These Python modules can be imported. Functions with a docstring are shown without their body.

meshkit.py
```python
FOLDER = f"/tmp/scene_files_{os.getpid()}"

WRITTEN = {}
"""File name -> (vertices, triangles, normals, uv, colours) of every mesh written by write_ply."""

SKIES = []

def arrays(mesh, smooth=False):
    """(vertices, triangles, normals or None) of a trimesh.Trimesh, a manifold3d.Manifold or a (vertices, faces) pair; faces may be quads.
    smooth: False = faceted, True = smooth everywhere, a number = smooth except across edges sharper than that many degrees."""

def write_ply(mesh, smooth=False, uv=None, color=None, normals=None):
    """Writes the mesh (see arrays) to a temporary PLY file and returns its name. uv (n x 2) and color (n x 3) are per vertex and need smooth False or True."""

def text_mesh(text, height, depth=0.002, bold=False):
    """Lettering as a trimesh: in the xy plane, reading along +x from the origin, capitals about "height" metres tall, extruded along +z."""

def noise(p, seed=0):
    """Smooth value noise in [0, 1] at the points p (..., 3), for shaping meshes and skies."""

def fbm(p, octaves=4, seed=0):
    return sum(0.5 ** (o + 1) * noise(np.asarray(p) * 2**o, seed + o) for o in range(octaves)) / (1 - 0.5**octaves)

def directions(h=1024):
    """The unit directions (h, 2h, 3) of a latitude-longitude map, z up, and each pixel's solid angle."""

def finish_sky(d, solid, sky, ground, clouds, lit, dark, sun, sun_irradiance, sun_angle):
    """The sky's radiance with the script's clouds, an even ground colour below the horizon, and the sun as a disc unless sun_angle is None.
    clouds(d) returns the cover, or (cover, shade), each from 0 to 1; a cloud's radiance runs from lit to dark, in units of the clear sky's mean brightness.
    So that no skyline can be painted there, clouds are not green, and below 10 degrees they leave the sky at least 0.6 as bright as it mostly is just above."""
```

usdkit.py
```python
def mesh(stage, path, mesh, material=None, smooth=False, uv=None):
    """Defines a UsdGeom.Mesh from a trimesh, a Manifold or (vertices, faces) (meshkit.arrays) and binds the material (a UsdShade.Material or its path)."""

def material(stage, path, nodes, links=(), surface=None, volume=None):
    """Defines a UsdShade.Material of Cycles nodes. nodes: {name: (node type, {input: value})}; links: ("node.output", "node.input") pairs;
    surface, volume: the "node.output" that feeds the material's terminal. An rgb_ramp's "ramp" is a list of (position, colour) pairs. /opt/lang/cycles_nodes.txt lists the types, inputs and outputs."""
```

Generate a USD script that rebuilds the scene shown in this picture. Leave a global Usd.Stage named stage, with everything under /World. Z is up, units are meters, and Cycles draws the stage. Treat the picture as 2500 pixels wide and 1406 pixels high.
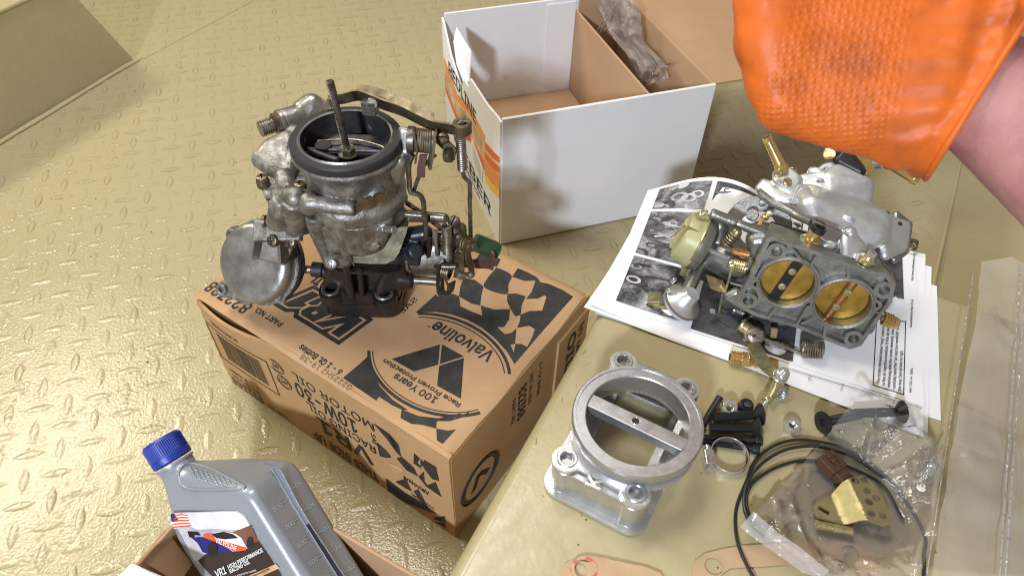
import math, random
import numpy as np, trimesh, manifold3d as m3, usdkit, meshkit
from pxr import Usd, UsdGeom, UsdLux, UsdShade, Gf, Sdf
from shapely.geometry import Polygon, Point, LineString, box as sbox
from shapely.ops import unary_union
from shapely import affinity

stage = Usd.Stage.CreateInMemory()
UsdGeom.SetStageUpAxis(stage, 'Z'); UsdGeom.SetStageMetersPerUnit(stage, 1.0)
UsdGeom.Xform.Define(stage, '/World'); UsdGeom.Scope.Define(stage, '/World/Looks')
R = random.Random(7); NR = np.random.default_rng(7)
A3 = lambda *v: np.array(v, float)
unit = lambda v: np.asarray(v, float) / np.linalg.norm(v)

# ------------------------------------------------------------------ camera
CAMH, PITCH, ROLL, FPX = 0.72, math.radians(46.24), math.radians(1.90), 1721.5
FW = A3(0, math.cos(PITCH), -math.sin(PITCH)); _u = np.cross([1, 0, 0], FW)
RT = math.cos(ROLL) * A3(1, 0, 0) + math.sin(ROLL) * _u
UP = -math.sin(ROLL) * A3(1, 0, 0) + math.cos(ROLL) * _u
EYE = A3(0, 0, CAMH)
cam = UsdGeom.Camera.Define(stage, '/World/camera')
cam.CreateHorizontalApertureAttr(36.0); cam.CreateFocalLengthAttr(36.0 * FPX / 2500)
cam.CreateFStopAttr(9.0); cam.CreateFocusDistanceAttr(0.74); cam.CreateClippingRangeAttr(Gf.Vec2f(0.02, 100))
M4 = np.eye(4); M4[:3, 0], M4[:3, 1], M4[:3, 2], M4[:3, 3] = RT, UP, -FW, EYE
cam.AddTransformOp().Set(Gf.Matrix4d(M4.T.tolist()))
cam.CreateExposureAttr(0.10)

# ------------------------------------------------------------------ lamps of the garage
def rect_lamp(name, pos, target, w, h, power, color):
    l = UsdLux.RectLight.Define(stage, '/World/' + name)
    l.CreateWidthAttr(w); l.CreateHeightAttr(h); l.CreateIntensityAttr(power); l.CreateNormalizeAttr(True)
    l.CreateColorAttr(Gf.Vec3f(*color))
    z = unit(A3(*pos) - A3(*target)); x = unit(np.cross([0, 0, 1], z)); y = np.cross(z, x)
    m = np.eye(4); m[:3, 0], m[:3, 1], m[:3, 2], m[:3, 3] = x, y, z, pos
    l.AddTransformOp().Set(Gf.Matrix4d(m.T.tolist()))
rect_lamp('lamp_left', (-1.72, 1.28, 1.62), (-0.3, .45, .1), .9, .24, 6.5, (1.0, .93, .72))
rect_lamp('lamp_front', (-.62, -1.50, 1.42), (.1, .6, .15), .17, .17, 15.5, (.88, .96, 1.10))
rect_lamp('lamp_ceiling', (-.45, 1.05, 2.4), (-.1, .7, 0), 1.3, .5, 9.5, (1.0, .95, .88))
dome = UsdLux.DomeLight.Define(stage, '/World/room_light')

# ------------------------------------------------------------------ helpers: picture point -> place on a real plane
def ray(px, py): return FW + (px - 1250) / FPX * RT - (py - 703) / FPX * UP
def PL(px, py, P0, n):
    d = ray(px, py); return EYE + d * ((A3(*P0) - EYE) @ n) / (d @ n)
def Zp(px, py, z): return PL(px, py, (0, 0, z), A3(0, 0, 1))
def Yp(px, py, y): return PL(px, py, (0, y, 0), A3(0, 1, 0))
def Dp(px, py, d): return EYE + ray(px, py) * d          # at distance d along the view axis

# ------------------------------------------------------------------ helpers: prims
used, sources = {}, {}
def numbered(parent, name):
    k = (parent, name); used[k] = used.get(k, 0) + 1
    return name if used[k] == 1 else f'{name}_{used[k]-1:03d}'
MAT = {}
class Thing:
    def __init__(s, name, label=None, cat=None, base=(0, 0, 0), group=None, kind=None):
        s.path = '/World/' + numbered('/World', name); s.base = A3(*base)
        s.x = UsdGeom.Xform.Define(stage, s.path); s.x.AddTransformOp().Set(Gf.Matrix4d(1).SetTranslate(Gf.Vec3d(*map(float, s.base))))
        tag(s.x.GetPrim(), label, cat, group, kind)
    def add(s, name, mesh, mat, smooth=35, label=None, parent=None, kind=None):
        if isinstance(mesh, list): mesh = cat(mesh)
        path = (parent or s.path) + '/' + numbered(parent or s.path, name)
        v, f, n = meshkit.arrays(mesh, False)
        mesh = trimesh.Trimesh(v - s.base, f, process=False)
        if smooth: mesh.merge_vertices()
        pr = usdkit.mesh(stage, path, mesh, MAT[mat], smooth=smooth).GetPrim()
        tag(pr, label, None, None, kind)
        return path
def tag(p, label=None, cat=None, group=None, kind=None):
    for k, v in (('label', label), ('category', cat), ('group', group), ('kind', kind)):
        if v: p.SetCustomDataByKey(k, v)
def single(name, mesh, mat, label=None, cat_=None, group=None, kind=None, smooth=35):
    if isinstance(mesh, list): mesh = cat(mesh)
    v, f, n = meshkit.arrays(mesh, False); b = v.mean(0); b[2] = v[:, 2].min()
    mesh = trimesh.Trimesh(v - b, f, process=False)
    if smooth: mesh.merge_vertices()
    m = usdkit.mesh(stage, '/World/' + numbered('/World', name), mesh, MAT[mat], smooth=smooth)
    m.AddTranslateOp().Set(Gf.Vec3d(*map(float, b))); tag(m.GetPrim(), label, cat_, group, kind)
def copy_thing(src, label, mat4, group=None):
    was = src.x.GetPrim().GetCustomData(); nm = src.path.split('/')[-1]
    p = UsdGeom.Xform.Define(stage, '/World/' + numbered('/World', nm))
    p.GetPrim().GetReferences().AddInternalReference(src.path)
    p.ClearXformOpOrder(); p.MakeMatrixXform().Set(Gf.Matrix4d(np.asarray(mat4, float).T.tolist())); p.GetPrim().SetInstanceable(True)
    tag(p.GetPrim(), label, was['category'], group or was.get('group'))
def place(src, mat4): src.x.MakeMatrixXform().Set(Gf.Matrix4d(np.asarray(mat4, float).T.tolist()))

# ------------------------------------------------------------------ helpers: shapes
def cat(ms): return trimesh.util.concatenate([m if isinstance(m, trimesh.Trimesh) else tm(m) for m in ms])
def tm(m):
    if isinstance(m, m3.Manifold):
        k = m.to_mesh(); return trimesh.Trimesh(np.array(k.vert_properties[:, :3]), np.array(k.tri_verts), process=False)
    return m
def man(t):
    t = tm(t).copy(); t.merge_vertices()
    return m3.Manifold(m3.Mesh(np.asarray(t.vertices, np.float32), np.asarray(t.faces, np.uint32)))
def frame(o, z, x=None):
    z = unit(z); x = A3(1, 0, 0) if x is None else A3(*x)
    if abs(unit(x) @ z) > .98: x = A3(0, 1, 0)
    x = unit(x - (x @ z) * z); m = np.eye(4); m[:3, 0], m[:3, 1], m[:3, 2], m[:3, 3] = x, np.cross(z, x), z, o
    return m
def put(m, F): m = tm(m).copy(); m.apply_transform(F); return m
def lathe(prof, o, axis, seg=32, x=None):
    """prof: (radius, height) pairs from bottom to top along the axis"""
    return put(trimesh.creation.revolve(np.array(prof, float), sections=seg), frame(o, axis, x))
def cyl(p0, p1, r, r1=None, seg=20, ch=None):
    p0, p1 = A3(*p0), A3(*p1); h = np.linalg.norm(p1 - p0); r1 = r if r1 is None else r1
    ch = min(r, r1, h / 2) * .15 if ch is None else ch
    return lathe([(0, 0), (r - ch, 0), (r, ch), (r1, h - ch), (r1 - ch, h), (0, h)], p0, p1 - p0, seg)
def ring(o, axis, ro, ri, h, seg=40, ch=.0006):
    return lathe([(ri, 0), (ro - ch, 0), (ro, ch), (ro, h - ch), (ro - ch, h), (ri + ch, h), (ri, h - ch), (ri, 0)], o, axis, seg)
def smoothpath(pts, n=8):
    P = np.array(pts, float); Q = np.vstack([2 * P[0] - P[1], P, 2 * P[-1] - P[-2]]); out = []
    for i in range(1, len(Q) - 2):
        for t in np.linspace(0, 1, n, endpoint=False):
            a, b, c, d = Q[i - 1:i + 3]
            out.append(.5 * (2 * b + (c - a) * t + (2 * a - 5 * b + 4 * c - d) * t * t + (3 * b - a - 3 * c + d) * t ** 3))
    return np.array(out + [P[-1]])
def tube(pts, r, seg=10, n=0):
    P = smoothpath(pts, n) if n else np.array(pts, float)
    T = np.gradient(P, axis=0); T /= np.linalg.norm(T, axis=1)[:, None]
    x = np.cross(T[0], [.31, .52, .79]); x /= np.linalg.norm(x); V = []
    rr = np.broadcast_to(r, len(P)); a = np.linspace(0, 2 * np.pi, seg, endpoint=False)
    for p, t, q in zip(P, T, rr):
        x = x - (x @ t) * t; x /= np.linalg.norm(x); y = np.cross(t, x)
        V.append(p + q * (np.cos(a)[:, None] * x + np.sin(a)[:, None] * y))
    V = np.vstack(V + [P[:1], P[-1:]]); F = []; m = len(P)
    for i in range(m - 1):
        for j in range(seg):
            k = (j + 1) % seg; F += [[i * seg + j, i * seg + k, (i + 1) * seg + k], [i * seg + j, (i + 1) * seg + k, (i + 1) * seg + j]]
    for j in range(seg):
        k = (j + 1) % seg; F += [[m * seg, k, j], [m * seg + 1, (m - 1) * seg + j, (m - 1) * seg + k]]
    return trimesh.Trimesh(V, F, process=False)
def spring(p0, p1, rad, wire, turns, seg=6):
    F = frame(p0, A3(*p1) - A3(*p0)); h = np.linalg.norm(A3(*p1) - A3(*p0)); t = np.linspace(0, 1, int(turns * 14))
    P = np.c_[rad * np.cos(2 * np.pi * turns * t), rad * np.sin(2 * np.pi * turns * t), h * t]
    return tube(P @ F[:3, :3].T + F[:3, 3], wire, seg)
def thread(p0, p1, r, pitch=.00125, depth=None, seg=20):
    p0, p1 = A3(*p0), A3(*p1); h = np.linalg.norm(p1 - p0); n = max(3, int(h / pitch)); d = depth or pitch * .5
    pr = [(0, 0), (r - d, 0)]
    for i in range(n):
        z = h * i / n; q = h / n
        pr += [(r - d, z + q * .1), (r, z + q * .4), (r, z + q * .6), (r - d, z + q * .95)]
    return lathe(pr + [(r - d, h), (0, h)], p0, p1 - p0, seg)
def polys(shape): return [g for g in getattr(shape, 'geoms', [shape]) if not g.is_empty and g.geom_type == 'Polygon']
def extr(shape, h, F=None, ch=0):
    """extrudes a flat shape along +z of the frame; ch chamfers both rims"""
    out = []
    for g in polys(shape):
        if g.area < 1e-9: continue
        if not ch: out.append(trimesh.creation.extrude_polygon(g, h, engine='earcut')); continue
        c = [np.array(g.exterior.coords)[:-1]] + [np.array(i.coords)[:-1] for i in g.interiors]
        cs = m3.CrossSection([k if i else k for i, k in enumerate(c)], m3.FillRule.EvenOdd)
        mid = m3.Manifold.extrude(cs, h - 2 * ch).translate([0, 0, ch])
        ins = cs.offset(-ch, m3.JoinType.Miter, 2.0)
        full = m3.Manifold.extrude(ins, h)
        lay = [m3.Manifold.extrude(cs.offset(-ch * (1 - k / 2), m3.JoinType.Miter, 2.0), h - 2 * ch * k / 2).translate([0, 0, ch * k / 2]) for k in (1,)]
        out.append(tm(mid + full + lay[0]))
    m = cat(out) if out else trimesh.Trimesh()
    return put(m, F) if F is not None else m
def rbox(c, size, r, F=None):
    x, y, z = np.array(size) / 2 - r; s = m3.Manifold.sphere(r, 12)
    m = m3.Manifold.batch_hull([s.translate([a * x, b * y, d * z]) for a in (-1, 1) for b in (-1, 1) for d in (-1, 1)])
    m = tm(m); m.apply_translation(c); return put(m, F) if F is not None else m
def bx(c, size, F=None):
    m = trimesh.creation.box(size); m.apply_translation(c); return put(m, F) if F is not None else m
def blob(items, seg=14):
    """convex hull of spheres ((x, y, z), r)"""
    return m3.Manifold.batch_hull([m3.Manifold.sphere(r, seg).translate(list(map(float, p))) for p, r in items])
def cast(ms, cut=(), edge=.004, it=6, lam=.5):
    """one cast piece: the union of the shapes with its inner and outer corners rounded off"""
    M = m3.Manifold()
    for m in ms: M = M + (m if isinstance(m, m3.Manifold) else man(m))
    for m in cut: M = M - (m if isinstance(m, m3.Manifold) else man(m))
    t = tm(M.refine_to_length(edge)); t.merge_vertices()
    v0 = np.array(t.vertices); trimesh.smoothing.filter_taubin(t, lamb=lam, nu=lam + .03, iterations=it); v1 = np.array(t.vertices)
    bad = ~(np.linalg.norm(v1 - v0, axis=1) < edge * 3.5); v1[bad] = v0[bad]; t.vertices = v1
    return t
def sdf_mesh(caps, k, edge):
    """one skin over tapered capsules ((p0, r0), (p1, r1)), blended over about k"""
    P = np.array([p for c in caps for p, r in c]); rm = max(r for c in caps for p, r in c) + 3 * k; lo, hi = P.min(0) - rm, P.max(0) + rm; h = edge * .9
    ax_ = [np.arange(lo[i], hi[i] + 2 * h, h) for i in range(3)]; G = np.stack(np.meshgrid(*ax_, indexing='ij'), -1); S = 0
    for (a, ra), (b, rb_) in caps:
        ab = b - a; t = np.clip(((G - a) @ ab) / max(ab @ ab, 1e-12), 0, 1); d = np.linalg.norm(G - a - t[..., None] * ab, axis=-1) - (ra + (rb_ - ra) * t); S = S + np.exp(-np.clip(d, -.05, .2) / k)
    F = (k * np.log(np.maximum(S, 1e-30))); ny, nz = F.shape[1], F.shape[2]; L = F.ravel().tolist(); nx_ = F.shape[0]; lx, ly, lz = map(float, lo); ih = 1 / h
    def f(x, y, z):
        x = min(max((x - lx) * ih, 0), nx_ - 1.001); y = min(max((y - ly) * ih, 0), ny - 1.001); z = min(max((z - lz) * ih, 0), nz - 1.001); i, j, m = int(x), int(y), int(z); x -= i; y -= j; z -= m; o = (i * ny + j) * nz + m; q = o + nz; r = o + ny * nz; s = r + nz
        return (1 - x) * ((1 - y) * (L[o] * (1 - z) + L[o + 1] * z) + y * (L[q] * (1 - z) + L[q + 1] * z)) + x * ((1 - y) * (L[r] * (1 - z) + L[r + 1] * z) + y * (L[s] * (1 - z) + L[s + 1] * z))
    return m3.Manifold.level_set(f, [*map(float, lo + h), *map(float, hi - h)], edge)
def rough(t, amp, sc, seed=0):
    t = tm(t).copy(); n = t.vertex_normals; t.vertices = t.vertices + n * ((meshkit.fbm(np.array(t.vertices) * sc + 50, 3, seed) - .5) * 2 * amp)[:, None]; return t
def hexa(o, axis, flats, h, hole=0, x=None):
    p = Polygon([(flats / math.sqrt(3) * math.cos(a), flats / math.sqrt(3) * math.sin(a)) for a in np.arange(6) * math.pi / 3])
    m = m3.Manifold.extrude(m3.CrossSection([np.array(p.exterior.coords)[:-1]]), h)
    k = lathe([(0, 0), (flats * .5, 0), (flats * .585, h * .16), (flats * .585, h * .84), (flats * .5, h), (0, h)], (0, 0, 0), (0, 0, 1), 36)
    m = m ^ man(k)
    if hole: m = m - m3.Manifold.cylinder(h * 3, hole, hole, 24).translate([0, 0, -h])
    return put(m, frame(o, axis, x))
def screw(o, axis, r, h, kind='cross', x=None):
    m = man(lathe([(0, 0), (r, 0), (r, h * .5), (r * .85, h * .85), (r * .45, h), (0, h)], (0, 0, 0), (0, 0, 1), 24))
    w = r * .26
    m = m - m3.Manifold.cube([r * (1.3 if kind == 'cross' else 2.4), w, h], True).translate([0, 0, h * .95])
    if kind == 'cross': m = m - m3.Manifold.cube([w, r * 1.3, h], True).translate([0, 0, h * .95])
    return put(m, frame(o, axis, x))
def strip(pts, w, th, wdir):
    """a flat bar along pts, w wide along wdir and th thick"""
    P = np.array(pts, float); wd = unit(wdir); T = np.gradient(P, axis=0); V = []
    for p, t in zip(P, T):
        n = unit(np.cross(unit(t), wd)); V += [p + wd * w / 2 + n * th / 2, p - wd * w / 2 + n * th / 2, p - wd * w / 2 - n * th / 2, p + wd * w / 2 - n * th / 2]
    F = []
    for i in range(len(P) - 1):
        for j in range(4):
            k = (j + 1) % 4; a, b, c, d = i * 4 + j, i * 4 + k, i * 4 + 4 + k, i * 4 + 4 + j; F += [[a, b, c], [a, c, d]]
    e = (len(P) - 1) * 4; F += [[0, 2, 1], [0, 3, 2], [e, e + 1, e + 2], [e, e + 2, e + 3]]
    m = trimesh.Trimesh(V, F, process=False); m.fix_normals(); return m
def grid(fn, nu, nv, th=0):
    """sheet fn(u, v) -> point, u and v in 0..1; th gives it a back"""
    u, v = np.meshgrid(np.linspace(0, 1, nu + 1), np.linspace(0, 1, nv + 1), indexing='ij')
    P = np.array([fn(a, b) for a, b in zip(u.ravel(), v.ravel())]); I = np.arange(len(P)).reshape(u.shape)
    a, b, c, d = I[:-1, :-1].ravel(), I[1:, :-1].ravel(), I[1:, 1:].ravel(), I[:-1, 1:].ravel()
    F = np.vstack([np.c_[a, b, c], np.c_[a, c, d]]); m = trimesh.Trimesh(P, F, process=False)
    if not th: return m
    n = m.vertex_normals; Q = P - n * th; k = len(P)
    rim = np.r_[I[:, 0], I[-1, 1:], I[::-1, -1][1:], I[0, ::-1][1:]]
    S = [[x, x + k, y + k] for x, y in zip(rim[:-1], rim[1:])] + [[x, y + k, y] for x, y in zip(rim[:-1], rim[1:])]
    return trimesh.Trimesh(np.vstack([P, Q]), np.vstack([F, F[:, ::-1] + k, np.array(S)]), process=False)
class Plane:
    """a flat face: picture points that lie on it -> 3-D, and flat print laid on it"""
    def __init__(s, P0, n, lift=.0003): s.n = unit(n); s.P0 = A3(*P0); s.lift = lift
    def at(s, q): return PL(q[0], q[1], s.P0, s.n)
    def poly(s, pts, th=.00012, lift=None):
        P = np.array([s.at(q) for q in pts]); return s.flat(P, th, lift)
    def flat(s, P, th=.00012, lift=None):
        F = frame(s.P0 + s.n * (s.lift if lift is None else lift), s.n); Q = (P - F[:3, 3]) @ F[:3, :3]
        g = Polygon(Q[:, :2]).buffer(0); return extr(g, th, F)
    def line(s, pts, w, th=.00012, lift=None):
        F = frame(s.P0 + s.n * (s.lift if lift is None else lift), s.n); Q = (np.array([s.at(q) for q in pts]) - F[:3, 3]) @ F[:3, :3]
        return extr(LineString(Q[:, :2]).buffer(w / 2, cap_style='flat', join_style='mitre'), th, F)
    def text(s, t, p0, p1, ptop, bold=False, lift=None, th=.00012):
        """baseline from picture point p0 to p1, capitals reaching ptop above p0"""
        a, b, c = s.at(p0), s.at(p1), s.at(ptop); return s.text3(t, a, b - a, c - a, bold, lift, th)
    def text3(s, t, o, ex, ey, bold=False, lift=None, th=.00012):
        m = meshkit.text_mesh(t, 1.0, 1.0, bold); v = np.array(m.vertices); x0, x1 = v[:, 0].min(), v[:, 0].max(); v[:, 0] = (v[:, 0] - x0) / (x1 - x0)
        w = o + v[:, :1] * ex + v[:, 1:2] * ey + s.n * ((s.lift if lift is None else lift) + v[:, 2:] * th)
        m = trimesh.Trimesh(w, m.faces, process=False)
        if np.cross(ex, ey) @ s.n < 0: m.invert()
        return m

# ------------------------------------------------------------------ materials
def mat(name, color, rough=.5, metal=0, spec=.5, var=0, vscale=30, bump=0, bscale=300, color2=None, mscale=None, lo=.35, hi=.65, rvar=0, coat=0, detail=4, extra=None, trans=0, sub=0):
    """principled material; color2 mottles it, bump gives fine relief (metres)"""
    N = {'g': ('texture_coordinate', {}), 'p': ('principled_bsdf', {'roughness': rough, 'metallic': metal, 'specular_ior_level': spec, 'coat_weight': coat, 'coat_roughness': .06, 'transmission_weight': trans, 'subsurface_weight': sub})}; L = []
    if color2 is None and var: color2 = tuple(c * (1 - var) for c in color)
    if color2 is not None:
        N['n'] = ('noise_texture', {'scale': mscale or vscale, 'detail': detail, 'roughness': .6}); N['r'] = ('rgb_ramp', {'ramp': [(0, color), (lo, color), (hi, color2), (1, color2)]})
        L += [('g.object', 'n.vector'), ('n.fac', 'r.fac'), ('r.color', 'p.base_color')]
    else: N['p'][1]['base_color'] = color
    if rvar:
        N['n2'] = ('noise_texture', {'scale': vscale * 2.3, 'detail': 3}); N['mr'] = ('map_range', {'from_min': .3, 'from_max': .7, 'to_min': max(.02, rough - rvar), 'to_max': rough + rvar, 'clamp': True})
        L += [('g.object', 'n2.vector'), ('n2.fac', 'mr.value'), ('mr.result', 'p.roughness')]
    if bump:
        N['nb'] = ('noise_texture', {'scale': bscale, 'detail': 3}); N['b'] = ('bump', {'strength': 1.0, 'distance': bump})
        L += [('g.object', 'nb.vector'), ('nb.fac', 'b.height'), ('b.normal', 'p.normal')]
    MAT[name] = usdkit.material(stage, '/World/Looks/' + name, N, L, surface='p.BSDF')
_bg = usdkit.material(stage, '/World/Looks/room_light', {'b': ('background_shader', {'color': (1.0, .91, .74), 'strength': .28})}, surface='b.background')
UsdShade.MaterialBindingAPI.Apply(dome.GetPrim()).Bind(_bg)
TAN = (.43, .365, .212); TAN2 = (.39, .328, .182)
mat('tan_paint', TAN, rough=.30, color2=TAN2, mscale=6, bump=.0004, bscale=70, rvar=.08, spec=.5)
# the floor's gloss paint: orange peel with beads where it has run
N = {'g': ('texture_coordinate', {}), 'n': ('noise_texture', {'scale': 3.5, 'detail': 4}), 'r': ('rgb_ramp', {'ramp': [(0, TAN), (.42, TAN), (.62, (.415, .352, .212)), (1, (.385, .315, .165))]}),
     'n3': ('noise_texture', {'scale': 11, 'detail': 5, 'roughness': .7}), 'dt': ('attribute', {'attribute': 'dirt'}), 'dn': ('noise_texture', {'scale': 34, 'detail': 4}), 'dm': ('map_range', {'from_min': .38, 'from_max': .68, 'to_min': .15, 'to_max': 1, 'clamp': True}), 'dmu': ('math', {'math_type': 'multiply'}), 'dx': ('mix', {'mix_type': 'mix', 'color2': (.16, .12, .055)}), 'r3': ('rgb_ramp', {'ramp': [(0, (1, 1, 1)), (.66, (1, 1, 1)), (.78, (.80, .72, .60)), (1, (.7, .55, .38))]}), 'mx': ('mix', {'mix_type': 'multiply', 'fac': .55}),
     'v': ('voronoi_texture', {'scale': 155, 'feature': 'f1', 'randomness': 1.0}), 'vr': ('map_range', {'from_min': .0, 'from_max': .42, 'to_min': 1, 'to_max': 0, 'clamp': True}),
     'm': ('noise_texture', {'scale': 14, 'detail': 2}), 'mm': ('map_range', {'from_min': .42, 'from_max': .62, 'to_min': .0, 'to_max': 1, 'clamp': True}), 'mul': ('math', {'math_type': 'multiply'}),
     'f': ('noise_texture', {'scale': 330, 'detail': 3}), 'ad': ('math', {'math_type': 'add'}), 'fm': ('math', {'math_type': 'multiply', 'value2': 1.0}),
     'b': ('bump', {'strength': 1.0, 'distance': .00046}), 'p': ('principled_bsdf', {'roughness': .11, 'specular_ior_level': .5})}
MAT['floor_paint'] = usdkit.material(stage, '/World/Looks/floor_paint', N, [('g.object', 'n.vector'), ('n.fac', 'r.fac'), ('g.object', 'n3.vector'), ('n3.fac', 'r3.fac'), ('r.color', 'mx.color1'), ('r3.color', 'mx.color2'), ('mx.color', 'dx.color1'), ('g.object', 'dn.vector'), ('dn.fac', 'dm.value'), ('dm.result', 'dmu.value1'), ('dt.fac', 'dmu.value2'), ('dmu.value', 'dx.fac'), ('dx.color', 'p.base_color'),
    ('g.object', 'v.vector'), ('v.distance', 'vr.value'), ('g.object', 'm.vector'), ('m.fac', 'mm.value'), ('vr.result', 'mul.value1'), ('mm.result', 'mul.value2'), ('g.object', 'f.vector'), ('f.fac', 'fm.value1'), ('fm.value', 'ad.value1'), ('mul.value', 'ad.value2'), ('ad.value', 'b.height'), ('b.normal', 'p.normal')], surface='p.BSDF')
mat('caulk', (.46, .39, .22), rough=.25, bump=.0008, bscale=60)
mat('kraft', (.49, .31, .17), rough=.85, spec=.2, color2=(.40, .245, .13), mscale=11, bump=.00012, bscale=900, detail=8)
mat('kraft_side', (.47, .29, .14), rough=.85, spec=.2, color2=(.43, .26, .118), mscale=18, bump=.00012, bscale=900, detail=8)
mat('flute', (.30, .17, .08), rough=.9, spec=.1)
mat('ink', (.022, .021, .022), rough=.6, spec=.3, color2=(.04, .037, .035), mscale=60)
mat('ink_grey', (.16, .12, .08), rough=.7)
mat('ink_brown', (.10, .062, .028), rough=.7)
mat('white_board', (.80, .80, .82), rough=.55, spec=.3, color2=(.74, .74, .77), mscale=9, bump=.00025, bscale=45)
mat('brown_board', (.47, .30, .18), rough=.85, spec=.2, color2=(.42, .265, .155), mscale=10, bump=.0001, bscale=700)
mat('paper', (.82, .82, .84), rough=.6, spec=.3)
mat('print_red', (.72, .10, .035), rough=.45); mat('print_orange', (.80, .27, .05), rough=.45); mat('print_yellow', (.85, .55, .05), rough=.45)
mat('print_cream', (.72, .55, .38), rough=.5, color2=(.45, .22, .10), mscale=40); mat('print_dark_red', (.45, .03, .03), rough=.45, color2=(.30, .12, .06), mscale=60)

# ================================================================== the setting
ZP = .20
WL0, WL1 = Zp(330, 150, 0), Zp(0, 345, 0)                # foot of the left box side
T = Thing('floor', kind='structure')
S0, S1 = Zp(2330, 455, 0), Zp(2285, 660, 0); sd = unit(S0 - S1); sn = A3(sd[1], -sd[0], 0)     # right edge of the tread plate
q = lambda s, t: S1 + sd * s + sn * t
P_ = lambda *p: Polygon([(a[0], a[1]) for a in p])
T.add('tread_plate', extr(P_(q(-2.6, 0), q(3.4, 0), q(3.4, -3.4), q(-2.6, -3.4)), .01, frame((0, 0, -.01), (0, 0, 1), (1, 0, 0))), 'floor_paint', smooth=False)
T.add('side_strip', extr(P_(q(-2.6, .0015), q(3.4, .0015), q(3.4, 1.6), q(-2.6, 1.6)), .008, frame((0, 0, -.012), (0, 0, 1), (1, 0, 0))), 'tan_paint', smooth=False)
T.add('caulk_bead', tube([q(-1.2, .001) - A3(0, 0, .001), q(0, .0012) - A3(0, 0, .001), q(2.5, .001) - A3(0, 0, .001)], .003, 8), 'caulk')
# raised tread lozenges: a square lattice with two directions
LU = unit(A3(.0404, -.0212, 0)); LV = A3(-LU[1], LU[0], 0); PT = .0456
V0, H0 = A3(-.5898, .4540, 0), A3(-.5592, .4646, 0)
def lozenge(c, ang, l=.0172, w=.0046, h=.0008):
    ca, sa = math.cos(ang), math.sin(ang); t = np.linspace(-1, 1, 9); o = w * (1 - t * t); V = []
    for s, k, z in ((-1, 1.16, -.05), (-1, 1, .02), (-1, .55, .8), (0, 0, 1.0), (1, .55, .8), (1, 1, .02), (1, 1.16, -.05)):
        V.append(np.c_[t * l * (1 - .10 * z), s * k * o, h * z * np.minimum(1, 2.2 * (1 - t * t)) - .0001 + (.00035 if z < .1 else 0)])
    V = np.vstack(V); F = []
    for i in range(6):
        for j in range(8): a, b = i * 9 + j, i * 9 + j + 1; F += [[a, b, b + 9], [a, b + 9, a + 9]]
    return np.c_[V[:, 0] * ca - V[:, 1] * sa, V[:, 0] * sa + V[:, 1] * ca, V[:, 2]] + c, np.array(F)[:, ::-1] if False else np.array(F)
VV, FF, k = [], [], 0
a0 = math.atan2(LU[1], LU[0])
for i in range(-60, 60):
    for j in range(-60, 60):
        for o, ang in ((V0, a0 - math.pi / 4 + math.pi), (H0, a0 + math.pi / 4)):
            c = o + LU * PT * i + LV * PT * j
            if not (-1.35 < c[0] < 1.3 and .05 < c[1] < 2.1) or (c - S1) @ sn > -.012: continue
            if (c[:2] - WL1[:2]) @ A3(-(WL0 - WL1)[1], (WL0 - WL1)[0], 0)[:2] > 0 and (c - WL1) @ unit(WL0 - WL1) < np.linalg.norm(WL0 - WL1): continue
            v, f = lozenge(c, ang); VV.append(v); FF.append(f + k); k += len(v)
V_ = np.vstack(VV); nl = len(VV)
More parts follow.
